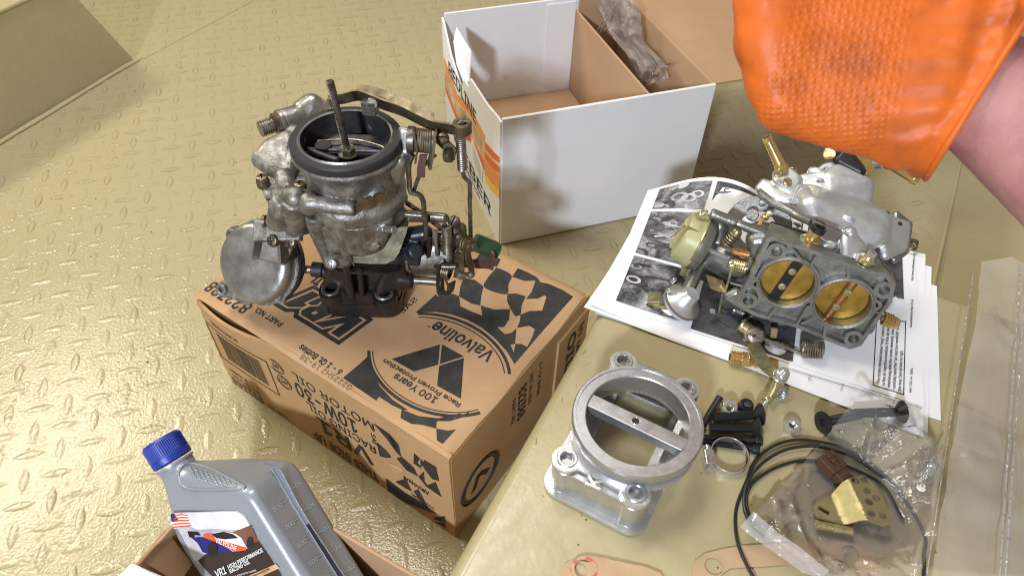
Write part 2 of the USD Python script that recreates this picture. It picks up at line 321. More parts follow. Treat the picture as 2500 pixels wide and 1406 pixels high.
lm = usdkit.mesh(stage, T.path + '/tread_lozenges', trimesh.Trimesh(V_, np.vstack(FF), process=False), MAT['floor_paint'], smooth=True); tag(lm.GetPrim(), kind='stuff')
row_ = np.repeat([.55, 1, .05, 0, .05, 1, .55], 9); fac_ = NR.uniform(.15, 1, nl) ** 1.5
UsdGeom.PrimvarsAPI(lm).CreatePrimvar('dirt', Sdf.ValueTypeNames.FloatArray, 'vertex').Set([float(x) for x in (fac_[:, None] * row_[None]).ravel()])
mat('dirt', (.11, .075, .035), .8); mat('rust', (.36, .19, .06), .8)
def specks(n_, where, z, mt, smin, smax, nm='specks'):
    ms = []
    for _ in range(n_):
        p = where(); r_ = R.uniform(smin, smax); a_ = np.linspace(0, 2 * math.pi, 8)[:-1]; ms.append(trimesh.convex.convex_hull(np.vstack([np.c_[p[0] + r_ * np.cos(a_) * NR.uniform(.5, 1.2, 7), p[1] + r_ * np.sin(a_) * NR.uniform(.4, 1.1, 7), np.full(7, z)], [[p[0], p[1], z + r_ * .25]]])))
    return ms
T.add('specks', specks(60, lambda: Zp(R.uniform(0, 1000), R.uniform(0, 1000), 0), .0002, 'dirt', .0008, .0022), 'dirt', smooth=False, kind='stuff'); T.add('rust_spots', specks(14, lambda: Zp(R.gauss(430, 60), R.gauss(172, 8), 0), .0002, 'rust', .001, .003) + specks(10, lambda: Zp(R.gauss(2380, 60), R.gauss(520, 60), 0), .0002, 'rust', .0008, .002), 'rust', smooth=False, kind='stuff')
T.add('floor_seam', tube([Zp(340, 150, .0002), Zp(640, -8, .0002), Zp(900, -140, .0002)], .0016, 6), 'floor_paint')

# left wheel box: one upright painted side with a caulked foot
wd = unit(WL0 - WL1); wn = A3(-wd[1], wd[0], 0)
T = Thing('wheel_box', 'tan painted raised box at the top left corner, with a caulked foot', 'wheel box', WL0, 'painted wheel boxes')
E0_ = WL0; E1_ = WL0 - wd * .078 + A3(0, 0, .185); F0_ = WL0 - wd * 1.2; F1_ = F0_ + A3(0, 0, .185)
V = np.array([E0_, E1_, F1_, F0_]); V = np.vstack([V, V + wn * .5])
T.add('side_panel', trimesh.Trimesh(V, [[0, 1, 2], [0, 2, 3], [4, 6, 5], [4, 7, 6], [0, 4, 5], [0, 5, 1], [1, 5, 6], [1, 6, 2], [3, 2, 6], [3, 6, 7]], process=False), 'tan_paint', smooth=False)
T.add('foot_bead', rough(tube([WL0 + wd * .01 + A3(0, 0, .002) - wn * .004] + [WL0 - wd * s - wn * (.003 + .006 * min(1, s * 3)) + A3(0, 0, .003) for s in np.linspace(.03, .9, 30)], .0036, 8), .0018, 60), 'caulk')
T.add('top_edge', tube([E1_, F1_], .004, 10), 'tan_paint')

# right wheel box: the platform that carries the new parts
L1, L2, B1, B2 = Zp(1440, 790, ZP), Zp(1085, 1406, ZP), Zp(2287, 709, ZP), Zp(2365, 734, ZP)
ld = unit(L1 - L2); bd = A3(ld[1], -ld[0], 0)
s = np.linalg.solve(np.c_[ld[:2], -bd[:2]], (B1 - L1)[:2]); PC = L1 + ld * s[0]          # back left corner
T = Thing('wheel_box', 'tan painted raised box under the papers and loose hardware', 'wheel box', PC - A3(0, 0, ZP), 'painted wheel boxes')
LEN, WID = 1.1, .75; rr = .014
pf = sbox(0, -LEN, WID, 0).buffer(-rr).buffer(rr)
lay = [pf.buffer(-rr * (1 - math.cos(t)), join_style='mitre') for t in np.linspace(0, math.pi / 2, 7)]
def ringpts(g, n=240):
    e = g.exterior; return np.array([e.interpolate(x, normalized=True).coords[0] for x in np.linspace(0, 1, n, endpoint=False)])
rows = [np.c_[ringpts(lay[0]), np.full(240, 0.0)]] + [np.c_[ringpts(g), np.full(240, ZP - rr + rr * math.sin(t))] for g, t in zip(lay, np.linspace(0, math.pi / 2, 7))]
V = np.vstack(rows + [np.array([[WID / 2, -LEN / 2, ZP]])]); F = []
for i in range(len(rows) - 1):
    for j in range(240):
        k = (j + 1) % 240; F += [[i * 240 + j, i * 240 + k, i * 240 + 240 + k], [i * 240 + j, i * 240 + 240 + k, i * 240 + 240 + j]]
m = len(rows) - 1; F += [[m * 240 + j, m * 240 + (j + 1) % 240, len(V) - 1] for j in range(240)]
pm = trimesh.Trimesh(V, F, process=False); pm.fix_normals()
pm = put(pm, frame(PC - A3(0, 0, ZP), (0, 0, 1), bd)); T.add('shell', pm, 'tan_paint', smooth=40)
T.add('specks', specks(26, lambda: Zp(R.uniform(1250, 2300), R.uniform(1150, 1400), ZP), ZP + .0002, 'dirt', .0004, .0012), 'dirt', smooth=False, kind='stuff')
mat('scratch', (.34, .27, .13), .5)
for _ in range(9):
    t_ = R.uniform(.05, .42); p_ = PC - ld * t_ + bd * R.uniform(.006, .02); T.add('scuff', tube([p_ + A3(0, 0, -.0004), p_ - ld * R.uniform(.004, .012) + bd * R.uniform(-.002, .002) + A3(0, 0, -.0004)], .0006, 5), 'scratch')

# ================================================================== brown oil carton
BO, BY, BL_, BW, BH = A3(-.05098, .32336, 0), math.radians(147.231), .346, .2524, .16144
ba = A3(math.cos(BY), math.sin(BY), 0); bb = A3(math.sin(BY), -math.cos(BY), 0); bz = A3(0, 0, 1)
T = Thing('oil_carton', 'brown corrugated oil carton printed with a checkered flag, under the old carburetor', 'carton', BO)
U = lambda u, v, z: BO + ba * u + bb * v + bz * z
FB = np.eye(4); FB[:3, 0], FB[:3, 1], FB[:3, 2], FB[:3, 3] = ba, bb, bz, BO          # left-handed is fine for boxes: fixed below
def cbox(u0, u1, v0, v1, z0, z1):
    c = (A3(u0, v0, z0) + A3(u1, v1, z1)) / 2; m = trimesh.creation.box(np.abs(A3(u1 - u0, v1 - v0, z1 - z0))); m.apply_translation(c); m.apply_transform(FB); m.invert() if np.linalg.det(FB[:3, :3]) < 0 else None; return m
def topfn(s, t):
    u, v = s * BL_, t * BW; e = min(u, BL_ - u, v, BW - v)
    z = BH + (meshkit.fbm(A3(u * 9, v * 9, 3), 3) - .5) * .0035 * min(1, e / .03) - .0025 * max(0, 1 - e / .008) ** 2
    if v > BW - .02: z -= .006 * ((v - BW + .02) / .02) ** 2
    return U(u + .001 * math.sin(v * 60), v, z)
tp = grid(topfn, 70, 50); tp.invert() if tp.face_normals[:, 2].mean() < 0 else None
# top panel
v = np.array(tp.vertices)
T.add('top_panel', tp, 'kraft', smooth=True)
def sidefn(s, t):                                  # long side, its top lip gaping beyond u = .235
    u, z = s * BL_, t * (BH - .005); k = max(0, (u - .235) / .111); g = math.sin(min(1, k) * math.pi) ** .8 * .0085 * (z / BH) ** 2.2 if k > 0 else 0
    w = .0012 * math.sin(z * 9 / BH * 6.28) * max(0, (u - .33) / .016)
    return U(u + w, -g - .0015 * (meshkit.noise(A3(u * 20, z * 20, 1)) - .5), z - (.004 * k if k > 0 else 0))
ls_ = grid(sidefn, 90, 30, -.0035); ls_.invert(); T.add('long_side', ls_, 'kraft_side', smooth=40)
T.add('short_side', cbox(-.0005, .003, .002, BW, 0, BH - .006), 'kraft_side', smooth=False)
T.add('far_long_side', cbox(0, BL_, BW - .003, BW, 0, BH - .010), 'kraft_side', smooth=False)
T.add('far_short_side', cbox(BL_ - .003, BL_, .004, BW - .003, 0, BH - .004), 'kraft_side', smooth=False)
T.add('under_flap', cbox(.01, BL_ - .01, .006, BW - .006, BH - .014, BH - .009), 'flute', smooth=False)
# corrugated edge: two liners with the fluting between them
def wave(u0, u1, f, n=16, amp=.0011, wl=.0062):
    t = np.arange(u0, u1, wl / 8); P = np.array([f(x, amp * math.sin(x / wl * 2 * math.pi)) for x in t])
    return strip(P, .010, .0004, bz)
T.add('fluting', wave(0, .24, lambda u, w: U(u, .0026 + w, BH - .0085)), 'kraft_side', smooth=False)
T.add('fluting', wave(.002, .10, lambda u, w: U(.0026 + w, u, BH - .0085)), 'kraft_side', smooth=False)
T.add('liner', strip([U(u, .0006 + .0006 * math.sin(u * 130), BH - .005 + .0007 * math.sin(u * 90)) for u in np.linspace(0, .236, 60)], .005, .0005, bz), 'kraft', smooth=False)
T.add('liner', strip([U(.0006, v, BH - .005) for v in np.linspace(0, .10, 20)], .005, .0005, bz), 'kraft', smooth=False)
T.add('liner', strip([U(u, .0046, BH - .0035 + .0006 * math.sin(u * 70)) for u in np.linspace(0, .24, 60)], .006, .0004, bz), 'kraft', smooth=False)
T.add('edge_gap', cbox(.0012, .345, .0012, .0042, BH - .016, BH - .0105), 'flute', smooth=False)
# stapled slot edge on the short side
T.add('side_flap', cbox(-.0035, -.0008, .186, BW - .001, .006, .137), 'kraft_side', smooth=False)
# --- print on the top
TOP = Plane(U(0, 0, BH + .0012), bz, .0006)
z3 = lambda *p: [(860 + x / 3.7, 620 + y / 3.7) for x, y in p]
z46 = lambda *p: [(460 + x / 3.514, 650 + y / 3.514) for x, y in p]
z7 = lambda *p: [(700 + x / 3.514, 950 + y / 3.514) for x, y in p]
def curve(pts, n=5): return [tuple(p) for p in smoothpath(np.c_[np.array(pts), np.zeros(len(pts))], n)[:, :2]]
class Fit(Plane):
    """print that follows the slightly uneven top panel"""
    def drape(s, m):
        m = tm(m).subdivide_to_size(.012) if hasattr(tm(m), 'subdivide_to_size') else m
        v = np.array(m.vertices); d = v - BO; uu = np.clip(d @ ba, 0, BL_) / BL_; vv = np.clip(d @ bb, 0, BW) / BW; up = v[:, 2] - v[:, 2].min()
        v[:, 2] = [topfn(x, y)[2] for x, y in zip(uu, vv)]; v[:, 2] += .00035 + up; return trimesh.Trimesh(v, m.faces, process=False)
TOPF = Fit(U(0, 0, BH), bz, 0)
def tprint(name, m, mt='ink'): T.add(name, TOPF.drape(m), mt, smooth=False)
flag = [z3((1045, -28), (1130, 20), (1340, 45), (1305, 110), (1180, 70), (1130, 20)), z3((1108, 50), (1140, 15), (1172, 26), (1158, 58)), z3((1135, 12), (1190, -40), (1340, 45), (1305, 112), (1200, 75)),
  z3(*curve([(1300, 120), (1380, 150), (1440, 195), (1410, 270), (1400, 355), (1290, 340), (1188, 290), (1225, 210)]), (1300, 120)),
  z3((1495, 125), (1580, 160), (1665, 205), (1655, 235), (1560, 238), (1445, 200)),
  z3((1010, 210), (1110, 235), (1185, 292), (1165, 370), (1155, 462), (1080, 445), (965, 380), (975, 290)),
  z3((1665, 205), (1700, 250), (1780, 268), (1900, 320), (1995, 380), (1720, 690), (1465, 990), (1458, 890), (1475, 808), (1530, 812), (1580, 837), (1620, 760), (1650, 675), (1600, 645), (1490, 664), (1515, 600), (1520, 547), (1600, 512), (1715, 507), (1755, 380), (1735, 366), (1680, 395), (1570, 402), (1620, 340), (1655, 235)),
  z3((1400, 357), (1480, 355), (1566, 378), (1530, 460), (1520, 547), (1470, 560), (1430, 492), (1398, 420)),
  z3((755, 360), (770, 380), (880, 348), (965, 380), (975, 470), (1070, 515), (1175, 556), (1160, 464), (1280, 500), (1425, 494), (1415, 590), (1370, 657), (1310, 655), (1345, 695), (1382, 723), (1440, 708), (1482, 672), (1470, 806), (1428, 815), (1458, 890), (1465, 990), (1400, 880), (1300, 770), (1180, 668), (1050, 593), (900, 540), (760, 515), (570, 522))]
for f in flag[1:]: tprint('flag_check', TOP.poly(f))
EU, EV, RX, RY = .0745, .079, .0785, .058
def ell(t, k=0, kk=1.0): return U(EU + (RX + k) * kk * math.cos(t), EV + (RY + k) * kk * math.sin(t), BH)
def band(t0, t1, k0, k1, n=40): return TOP.flat(np.array([ell(t, k0) for t in np.linspace(t0, t1, n)] + [ell(t, k1) for t in np.linspace(t1, t0, n)]))
for k0, k1 in ((-.0002, -.0033), (-.0062, -.0072)):
    tprint('emblem_arc', band(math.radians(42), math.radians(150), k0, k1)); tprint('emblem_arc', band(math.radians(206), math.radians(329), k0 if k0 > -.001 else -.0052, k1 if k0 > -.001 else -.0060))
tprint('flag_check', TOP.poly(z46((1535, 765), (1325, 950), (1610, 1145), (1632, 1110), (1745, 1182), (1830, 1222), (1880, 1225), (1750, 1140), (1640, 1020), (1570, 900))))
tprint('flag_check', TOP.poly(z7((985, 168), (975, 240), (1070, 290), (1160, 298), (1282, 330), (1285, 268), (1420, 250), (1500, 200), (1300, 245), (1130, 225))))
tprint('flag_check', TOP.poly(z7((1283, 332), (1380, 352), (1450, 338), (1338, 462), (1287, 432))))
tprint('emblem_arc', TOP.line(z7((1100, 240), (1230, 262), (1400, 262), (1500, 232), (1560, 195)), .0012))
for f in (z3((355, 935), (790, 810), (775, 990), (555, 1050)), z3((810, 810), (1005, 920), (790, 985)), z3((785, 1002), (1007, 935), (980, 1300), (765, 1180))): tprint('emblem', TOP.poly(f))
def ttext(t, u0, u1, vb, vt, bold=False, mt='ink', sh=0, name='lettering'): tprint(name, TOP.text3(t, U(u0, vb, BH), ba * (u1 - u0), bb * (vt - vb) + ba * sh, bold), mt)
ttext('Valvoline', .033, .1085, .1205, .1062, True, sh=.001); ttext('TM', .1095, .1125, .111, .109)
ttext('100 Years', .0473, .0992, .0446, .0374, True); ttext('Race Proven Protection', .0255, .1205, .0520, .0472, True)
ttext('6 - 1 Qt. Bottles', .1437, .200, .0170, .0103, True); ttext('G2225H2 19-38', .123, .190, .0085, .0030, mt='ink_grey')
ttext('PART NO.', .2355, .2755, .0262, .0200, True); ttext('822388', .280, .343, .0250, .0105, True)
ttext('RACING OIL', .168, .262, .1010, .0850, True); ttext('10W-30', .168, .262, .138, .108, True); ttext('MOTOR OIL', .168, .262, .160, .146)
tprint('lettering', TOP.text3('SAE', U(.1445, .133, BH), -bb * .026, -ba * -.0062))
# VR1: letters inside a ribbon outline
def vr(pts, u0=.168, v0=.0765, s=.0315, sh=.26): return Polygon([(u0 + (x + sh * (y - .0)) * s, v0 - y * s) for x, y in pts])
Vg = vr([(0, 1), (.36, 1), (.42, .42), (.72, 1), (1.08, 1), (.50, 0), (.14, 0)]); Rg = vr([(1.02, 0), (1.02, .0), (1.14, 1), (1.72, 1), (1.86, .86), (1.84, .58), (1.66, .42), (1.82, 0), (1.46, 0), (1.36, .36), (1.34, .36), (1.32, 0)]).difference(vr([(1.40, .60), (1.42, .78), (1.56, .78), (1.55, .60)]))
Og = vr([(2.08, 0), (2.14, .58), (1.98, .58), (2.0, .74), (2.3, 1), (2.56, 1), (2.44, 0)])
allv = unary_union([Vg, Rg, Og]); outl = allv.buffer(.0062, join_style='mitre').buffer(.001).difference(allv.buffer(.0026, join_style='mitre'))
def uvflat(shape, F=None):
    m = extr(shape, .00012); v = np.array(m.vertices); return trimesh.Trimesh(np.array([U(x, y, BH + z) for x, y, z in v]), m.faces[:, ::-1], process=False)
tprint('logo_outline', uvflat(outl))
for g in (Vg, Rg, Og): tprint('logo_letter', uvflat(g))
# --- print on the long side (it reads upside down)
SID = Plane(U(0, 0, 0), -bb, .0004)
def sdrape(m):
    m = tm(m).subdivide_to_size(.012); v = np.array(m.vertices); d = v - BO
    for i in range(len(v)):
        u, z = d[i] @ ba, d[i][2]; p = sidefn(np.clip(u / BL_, 0, 1), np.clip(z / (BH - .005), 0, 1)); v[i] = v[i] - bb * max(0, -(p - BO) @ bb) + bb * .0
    return trimesh.Trimesh(v, m.faces, process=False)
_add = T.add
def sadd(nm, m, mt, **k): _add(nm, sdrape(m), mt, **k)
def stext(t, u0, u1, zb, zt, bold=False, mt='ink', th=.00012): sadd('lettering', SID.text3(t, U(u0, 0, zb), ba * (u1 - u0), bz * (zt - zb), bold), mt, smooth=False)
stext('THIS SIDE UP', .105, .203, .0245, .0075, True); stext('VR1', .108, .187, .066, .040, True); stext('RACING OIL', .099, .197, .0855, .0720); stext('10W-30', .121, .208, .113, .090, True)
stext('MOTOR OIL', .094, .206, .132, .119); sadd('lettering', SID.text3('SAE', U(.1005, 0, .112), bz * -.02, -ba * .006), 'ink', smooth=False)
stext('822388', .287, .341, .0185, .0045, True, 'ink_brown'); stext('UNIT NO. V205', .286, .334, .030, .0235, False, 'ink_brown'); stext('6 - 1 Qt. Bottles', .286, .334, .041, .034, False, 'ink_brown'); stext('PART NO.', .246, .282, .012, .006, False, 'ink_brown'); stext('PURCHASE', .281, .325, .137, .129, False, 'ink_brown')
def srect(u0, u1, z0, z1, mt='ink_brown', nm='rule', lift=None): sadd(nm, SID.flat(np.array([U(u0, 0, z0), U(u1, 0, z0), U(u1, 0, z1), U(u0, 0, z1)]), lift=lift), mt, smooth=False)
for r in ((.244, .342, .120, .1215), (.244, .342, .057, .0585), (.244, .2455, .0585, .120), (.3405, .342, .0585, .120)): srect(*r, lift=.0007)
x = .258
while x < .325:
    w = R.choice([.0006, .0006, .0012, .0018]); srect(x, x + w, .066, .114, 'ink_brown', 'bar', .0007); x += w + R.choice([.0007, .0012, .0016])
for (cu, cz, ru, rz) in ((.232, .1205, .012, .010), (.226, .0965, .0105, .0105)):
    for k, wd_ in ((1, .0009), (.78, .0006)):
        c = [U(cu + ru * k * math.cos(t), 0, cz + rz * k * math.sin(t)) for t in np.linspace(0, 2 * math.pi, 33)[:-1]]; g = Polygon([(p @ ba, p[2]) for p in c])
        T.add('seal_ring', tube([p - bb * .0006 for p in c] + [c[0] - bb * .0006], wd_ * .5, 5), 'ink_brown', smooth=False)
    stext('API', cu - .005, cu + .005, cz + .003, cz - .003, True, 'ink_brown')
sflag = [z7((745, 290), (860, 420), (945, 540), (985, 575), (960, 470), (880, 380)), z7((875, 380), (960, 470), (975, 545), (920, 500)), z7((775, 455), (850, 520), (900, 580), (860, 585), (800, 570)), z7((985, 575), (1090, 665), (1130, 745), (1030, 690), (945, 590)),
         z7((1095, 545), (1145, 590), (1125, 625), (1160, 680), (1090, 630)), z7((1180, 600), (1285, 660), (1310, 780), (1250, 765), (1175, 665)), z7((1130, 745), (1180, 700), (1185, 790), (1210, 820), (1280, 790), (1330, 920), (1200, 830)), z7((1150, 590), (1190, 640), (1150, 665)),
         z7((850, 760), (1010, 880), (1150, 960), (1290, 1070), (1130, 1010), (1000, 960), (870, 870)), z7((935, 790), (1020, 765), (1075, 870), (1030, 850)), z7((1090, 870), (1130, 855), (1225, 1030), (1180, 1000)), z7((1255, 1100), (1355, 1085), (1365, 1140), (1270, 1110)), z7((1270, 1130), (1360, 1150), (1365, 1185))]
for f in sflag: sadd('flag_check', SID.poly(f), 'ink', smooth=False)
stext('Valvoline', .030, .064, .0585, .0665, True); stext('100 YEARS', .026, .056, .037, .031)
T.add('scuff', rough(blob([(SID.at(q_) - bb * .0005, .0012) for q_ in z7((890, 640), (960, 670), (940, 720), (1000, 690))], 8), .001, 400), 'kraft', smooth=False)
# --- print on the short side
SHT = Plane(U(0, 0, 0), -ba, .0009)
def vtext(t, v0, v1, z0, z1, w, bold=False, nm='lettering', lift=None): T.add(nm, SHT.text3(t, U(0, v0, z0), bz * (z1 - z0), -bb * w if False else bb * w, bold, lift), 'ink', smooth=False)
c = [U(-.0012, .043 + .031 * math.cos(t), .0605 + .030 * math.sin(t)) for t in np.linspace(0, 2 * math.pi, 41)]
T.add('seal_ring', tube(c, .0011, 6), 'ink'); T.add('seal_ring', tube([U(-.0012, .043, .0605) + (p - U(-.0012, .043, .0605)) * .87 for p in c], .0005, 5), 'ink')
for pts in ([(.028, .050), (.036, .050), (.046, .072), (.038, .072)], [(.038, .072), (.046, .072), (.062, .056), (.055, .053)]): T.add('emblem', SHT.flat(np.array([U(0, v_, z_) for v_, z_ in pts])), 'ink', smooth=False)
for i, (v0, z0, z1, w, t) in enumerate(((.100, .085, .130, .006, 'PART NO.'), (.112, .078, .135, .014, '822388'), (.132, .085, .140, .006, 'UNIT NO. V205'), (.150, .08, .138, .006, '6-1 Qt. Bottles'))): vtext(t, v0, v0, z1, z0, w, i == 1)
vtext('OIL', .206, .206, .128, .060, .016, True, lift=.0040); vtext('in um', .230, .230, .125, .060, .010, True, lift=.0040)

# ================================================================== white carton, open
WY = math.radians(19.764); WO = A3(-.0202, .77966, 0); wa = A3(math.cos(WY), math.sin(WY), 0); wb = A3(-math.sin(WY), math.cos(WY), 0); WLN, WDP, WH = .3104, .3038, .2185
W = lambda a_, b_, z: WO + wa * a_ + wb * b_ + bz * z
FWm = np.eye(4); FWm[:3, 0], FWm[:3, 1], FWm[:3, 2], FWm[:3, 3] = wa, wb, bz, WO
def wbox(a0, a1, b0, b1, z0, z1):
    m = rbox(((a0 + a1) / 2, (b0 + b1) / 2, (z0 + z1) / 2), (a1 - a0, b1 - b0, z1 - z0), min(a1 - a0, b1 - b0, z1 - z0) * .3); m.apply_transform(FWm); return m
T = Thing('open_box', 'white cardboard carton standing open, with an orange striped label on its narrow side', 'box', WO)
T.add('front_panel', wbox(0, WLN, -.0035, .0015, .002, WH), 'white_board'); T.add('back_panel', wbox(.003, WLN, WDP - .004, WDP, 0, WH + .002), 'white_board')
T.add('back_lining', wbox(.1735, .2242, WDP - .0062, WDP - .0042, .0, WH - .004), 'white_board')
# left panel: its top edge dips around the slots of two torn tabs
prof = [(.0, 0), (.30, 0), (.302, WH - .004), (.290, WH - .010), (.255, .176), (.206, .155), (.186, .157), (.181, .172), (.168, .176), (.150, .178), (.145, .195), (.135, .197), (.06, .203), (.012, WH - .006), (0, WH - .006)]
fl = np.eye(4); fl[:3, 0], fl[:3, 1], fl[:3, 2], fl[:3, 3] = wb, bz, wa, W(-.002, 0, 0)
T.add('side_panel', extr(Polygon(prof), .003, fl), 'white_board', smooth=False)
tabpts = [W(.0103, .2566, WH), W(.0118, .183, WH - .002), W(.004, .168, .176), W(-.0045, .172, .176), W(-.005, .205, .186), W(-.001, .235, WH - .012)]
def tabm(pts, th=.0016):
    P = np.array(pts); n = unit(np.cross(P[1] - P[0], P[-1] - P[0])); c = P.mean(0); V = np.vstack([P, [c], P + n * th, [c + n * th]]); k = len(P); F = []
    for i in range(k): j = (i + 1) % k; F += [[i, j, k], [k + 1 + j, k + 1 + i, 2 * k + 1], [i, k + 1 + i, k + 1 + j], [i, k + 1 + j, j]]
    m = trimesh.Trimesh(V, F, process=False); m.fix_normals(); return m
T.add('tab', tabm(tabpts), 'white_board', smooth=False)
T.add('right_panel', wbox(WLN - .004, WLN, .002, WDP, 0, WH - .002), 'brown_board'); T.add('floor_insert', wbox(.004, .224, .004, WDP - .006, .050, .0565), 'brown_board'); T.add('base', wbox(.002, WLN - .002, .002, WDP - .002, .001, .004), 'brown_board')
T.add('divider', wbox(.2245, .2285, .004, WDP - .005, .004, .199), 'brown_board'); T.add('back_right_lining', wbox(.2287, WLN - .004, WDP - .0075, WDP - .0043, .004, WH), 'brown_board')
T.add('lid', grid(lambda s_, t_: W(WLN - .0035 + s_ * .30, .001 + t_ * .30, WH - .001 - .012 * s_ * s_), 10, 6, .0035), 'brown_board')
T.add('hinge_edge', wbox(WLN - .003, WLN + .001, .001, WDP, WH - .0035, WH), 'brown_board')
# label print on the narrow side
LP = Plane(W(-.002, 0, 0), -wa, .0003); b3 = lambda b_, z_: W(-.002, b_, z_)
def lpoly(pts, mt, nm, lift): T.add(nm, LP.flat(np.array([b3(*p) for p in pts]), lift=lift), mt, smooth=False)
bands = [('print_red', .158, .148, .0003), ('print_yellow', .1455, .1435, .0004), ('print_red', .142, .131, .0003), ('print_orange', .1290, .103, .0003), ('print_yellow', .103, .0885, .0003)]
for mt, zt, zb_, lf in bands:
    lpoly([(.0, zt), (.03, zt - .010), (.07, zt - .020), (.07, zb_ - .022), (.03, zb_ - .012), (.0, zb_)], mt, 'stripe', lf)
lpoly([(.07, .1475), (.14, .150), (.22, .128), (.298, .150), (.298, .135), (.22, .113), (.14, .135), (.07, .135)], 'print_orange', 'stripe', .0003)
lpoly([(.07, .134), (.14, .133), (.22, .111), (.298, .133), (.298, .10), (.22, .085), (.14, .10), (.07, .10)], 'print_cream', 'label_picture', .0003)
lpoly([(.15, .112), (.19, .105), (.21, .085), (.18, .07), (.15, .085)], 'print_dark_red', 'label_picture', .0005)
lpoly([(.07, .10), (.14, .10), (.22, .085), (.298, .10), (.298, .088), (.22, .072), (.14, .086), (.07, .085)], 'print_red', 'stripe', .0003)
lpoly([(.084, .052), (.0786, .085), (.1381, .1016), (.1426, .064)], 'paper', 'label_card', .0006)
for i in range(6): lpoly([(.088, .078 - i * .0045), (.133, .0925 - i * .0052), (.133, .0915 - i * .0052), (.088, .0768 - i * .0045)], 'ink_grey', 'card_line', .0008)
def ltext(t, b0, b1, zb_, zt, bold=True): T.add('lettering', LP.text3(t, b3(b0, zb_), b3(b1, zb_) - b3(b0, zb_), bz * (zt - zb_), bold), 'ink', smooth=False)
ltext('REDLINE', .268, .112, .1375, .1585); ltext('WEBER', .262, .040, .022, .045); ltext('CARBURETION', .225, .10, .008, .016, False)
# ================================================================== old carburetor
def metal(name, c1, c2, rough, sc=35, bump=.0002, bs=220, metallic=.85, rvar=.12, lo=.38, hi=.62): mat(name, c1, rough, metallic, color2=c2, mscale=sc, bump=bump, bscale=bs, rvar=rvar, vscale=sc, lo=lo, hi=hi)
metal('alu_old', (.36, .35, .335), (.165, .15, .135), .48, 75, .0006, 420, .8, lo=.36, hi=.62)
metal('alu_clean', (.43, .42, .41), (.27, .25, .235), .40, 26, .0002, 260)
metal('steel_old', (.36, .33, .28), (.20, .165, .125), .38, 90, .0001)
metal('brass_old', (.21, .175, .11), (.115, .09, .06), .48, 45, .00015, 300)
metal('olive_plate', (.15, .13, .08), (.09, .075, .05), .55, 40, .0002, 300, .5); metal('rust_screw', (.24, .18, .125), (.12, .085, .06), .4, 200)
metal('iron_oily', (.022, .018, .017), (.042, .028, .024), .33, 45, .0003, 240, .35)
metal('bore_dark', (.05, .05, .055), (.085, .08, .08), .45, 60, .0001, 200, .7)
metal('rod_dark', (.20, .185, .165), (.11, .095, .08), .4, 140)
mat('gasket_black', (.018, .018, .021), .55); mat('black_plastic', (.012, .012, .014), .35); mat('blue_black', (.018, .022, .034), .3, bump=.0006, bscale=120)
mat('green_sleeve', (.012, .048, .022), .45, color2=(.02, .06, .028), mscale=90); mat('rubber_brown', (.10, .045, .04), .5)
CY = .51
c1 = lambda x, y, d=0: Yp(500 + x / 3.333, 150 + y / 3.333, CY + d)
c2 = lambda x, y, d=0: Yp(500 + x / 3.333, 450 + y / 3.333, CY + d)
c7 = lambda x, y, d=0: Yp(960 + x / 7.03, 460 + y / 7.03, CY + d)
CX = -.1472; AX = A3(CX, CY, 0); zz = A3(0, 0, 1)
T = Thing('old_carburetor', 'old grimy grey carburetor with a round open air horn, standing on the brown carton', 'carburetor', (-.155, .512, BH + .001))
z0 = BH + .0008
def foot(w, d, r): return sbox(-w / 2, -d / 2, w / 2, d / 2).buffer(-r).buffer(r, 12)
FO = frame((-.155, .5155, z0), zz, (1, .02, 0))
T.add('spacer', extr(foot(.0805, .064, .014), .0215, FO, .0016), 'iron_oily')
H1, H2 = Zp(808, 706, z0 + .036), Zp(938, 716, z0 + .036)
loc = lambda P: (np.linalg.inv(FO) @ np.r_[P, 1])[:2]
g = unary_union([foot(.0795, .063, .014), Point(loc(H1)).buffer(.0125), Point(loc(H2)).buffer(.0125)]).difference(unary_union([Point(loc(H1)).buffer(.0058), Point(loc(H2)).buffer(.0055)]))
FLG = T.add('base_flange', extr(g, .0135, frame((-.155, .5155, z0 + .0222), zz, (1, .02, 0)), .0014), 'iron_oily')
T.add('flange_gasket', extr(foot(.078, .062, .014), .0014, frame((-.155, .5155, z0 + .0212), zz, (1, .02, 0))), 'gasket_black')
for h in (H1, H2): T.add('bolt_boss', ring(h + A3(0, 0, -.0008), zz, .0098, .0058, .0022), 'steel_old', parent=FLG)
zt = z0 + .0355
T.add('throttle_body', cast([blob([((CX - .038, CY - .012, zt), .006), ((CX + .036, CY - .012, zt), .006), ((CX - .03, CY + .03, zt), .006), ((CX + .03, CY + .03, zt), .006), ((CX - .030, CY - .008, zt + .04), .008), ((CX + .034, CY - .008, zt + .04), .008), ((CX - .028, CY + .03, zt + .04), .008), ((CX + .03, CY + .03, zt + .04), .008)]),
   cyl(c2(880, 690, -.008), c2(1130, 720, -.008), .0075), cyl(c2(1470, 750, -.012), c2(1700, 790, -.012), .0085), cyl(c2(1150, 640, -.026), c2(1190, 920, -.026), .0045), cyl(c2(1260, 700, -.028), c2(1280, 900, -.026), .003), blob([(c2(1420, 880, -.022), .005), (c2(1530, 800, -.014), .008), (c2(1500, 700, -.01), .01)])], edge=.004), 'iron_oily')
T.add('plate_layer', extr(foot(.066, .05, .012), .004, frame((CX + .004, CY - .004, zt + .031), zz), .0008), 'iron_oily')
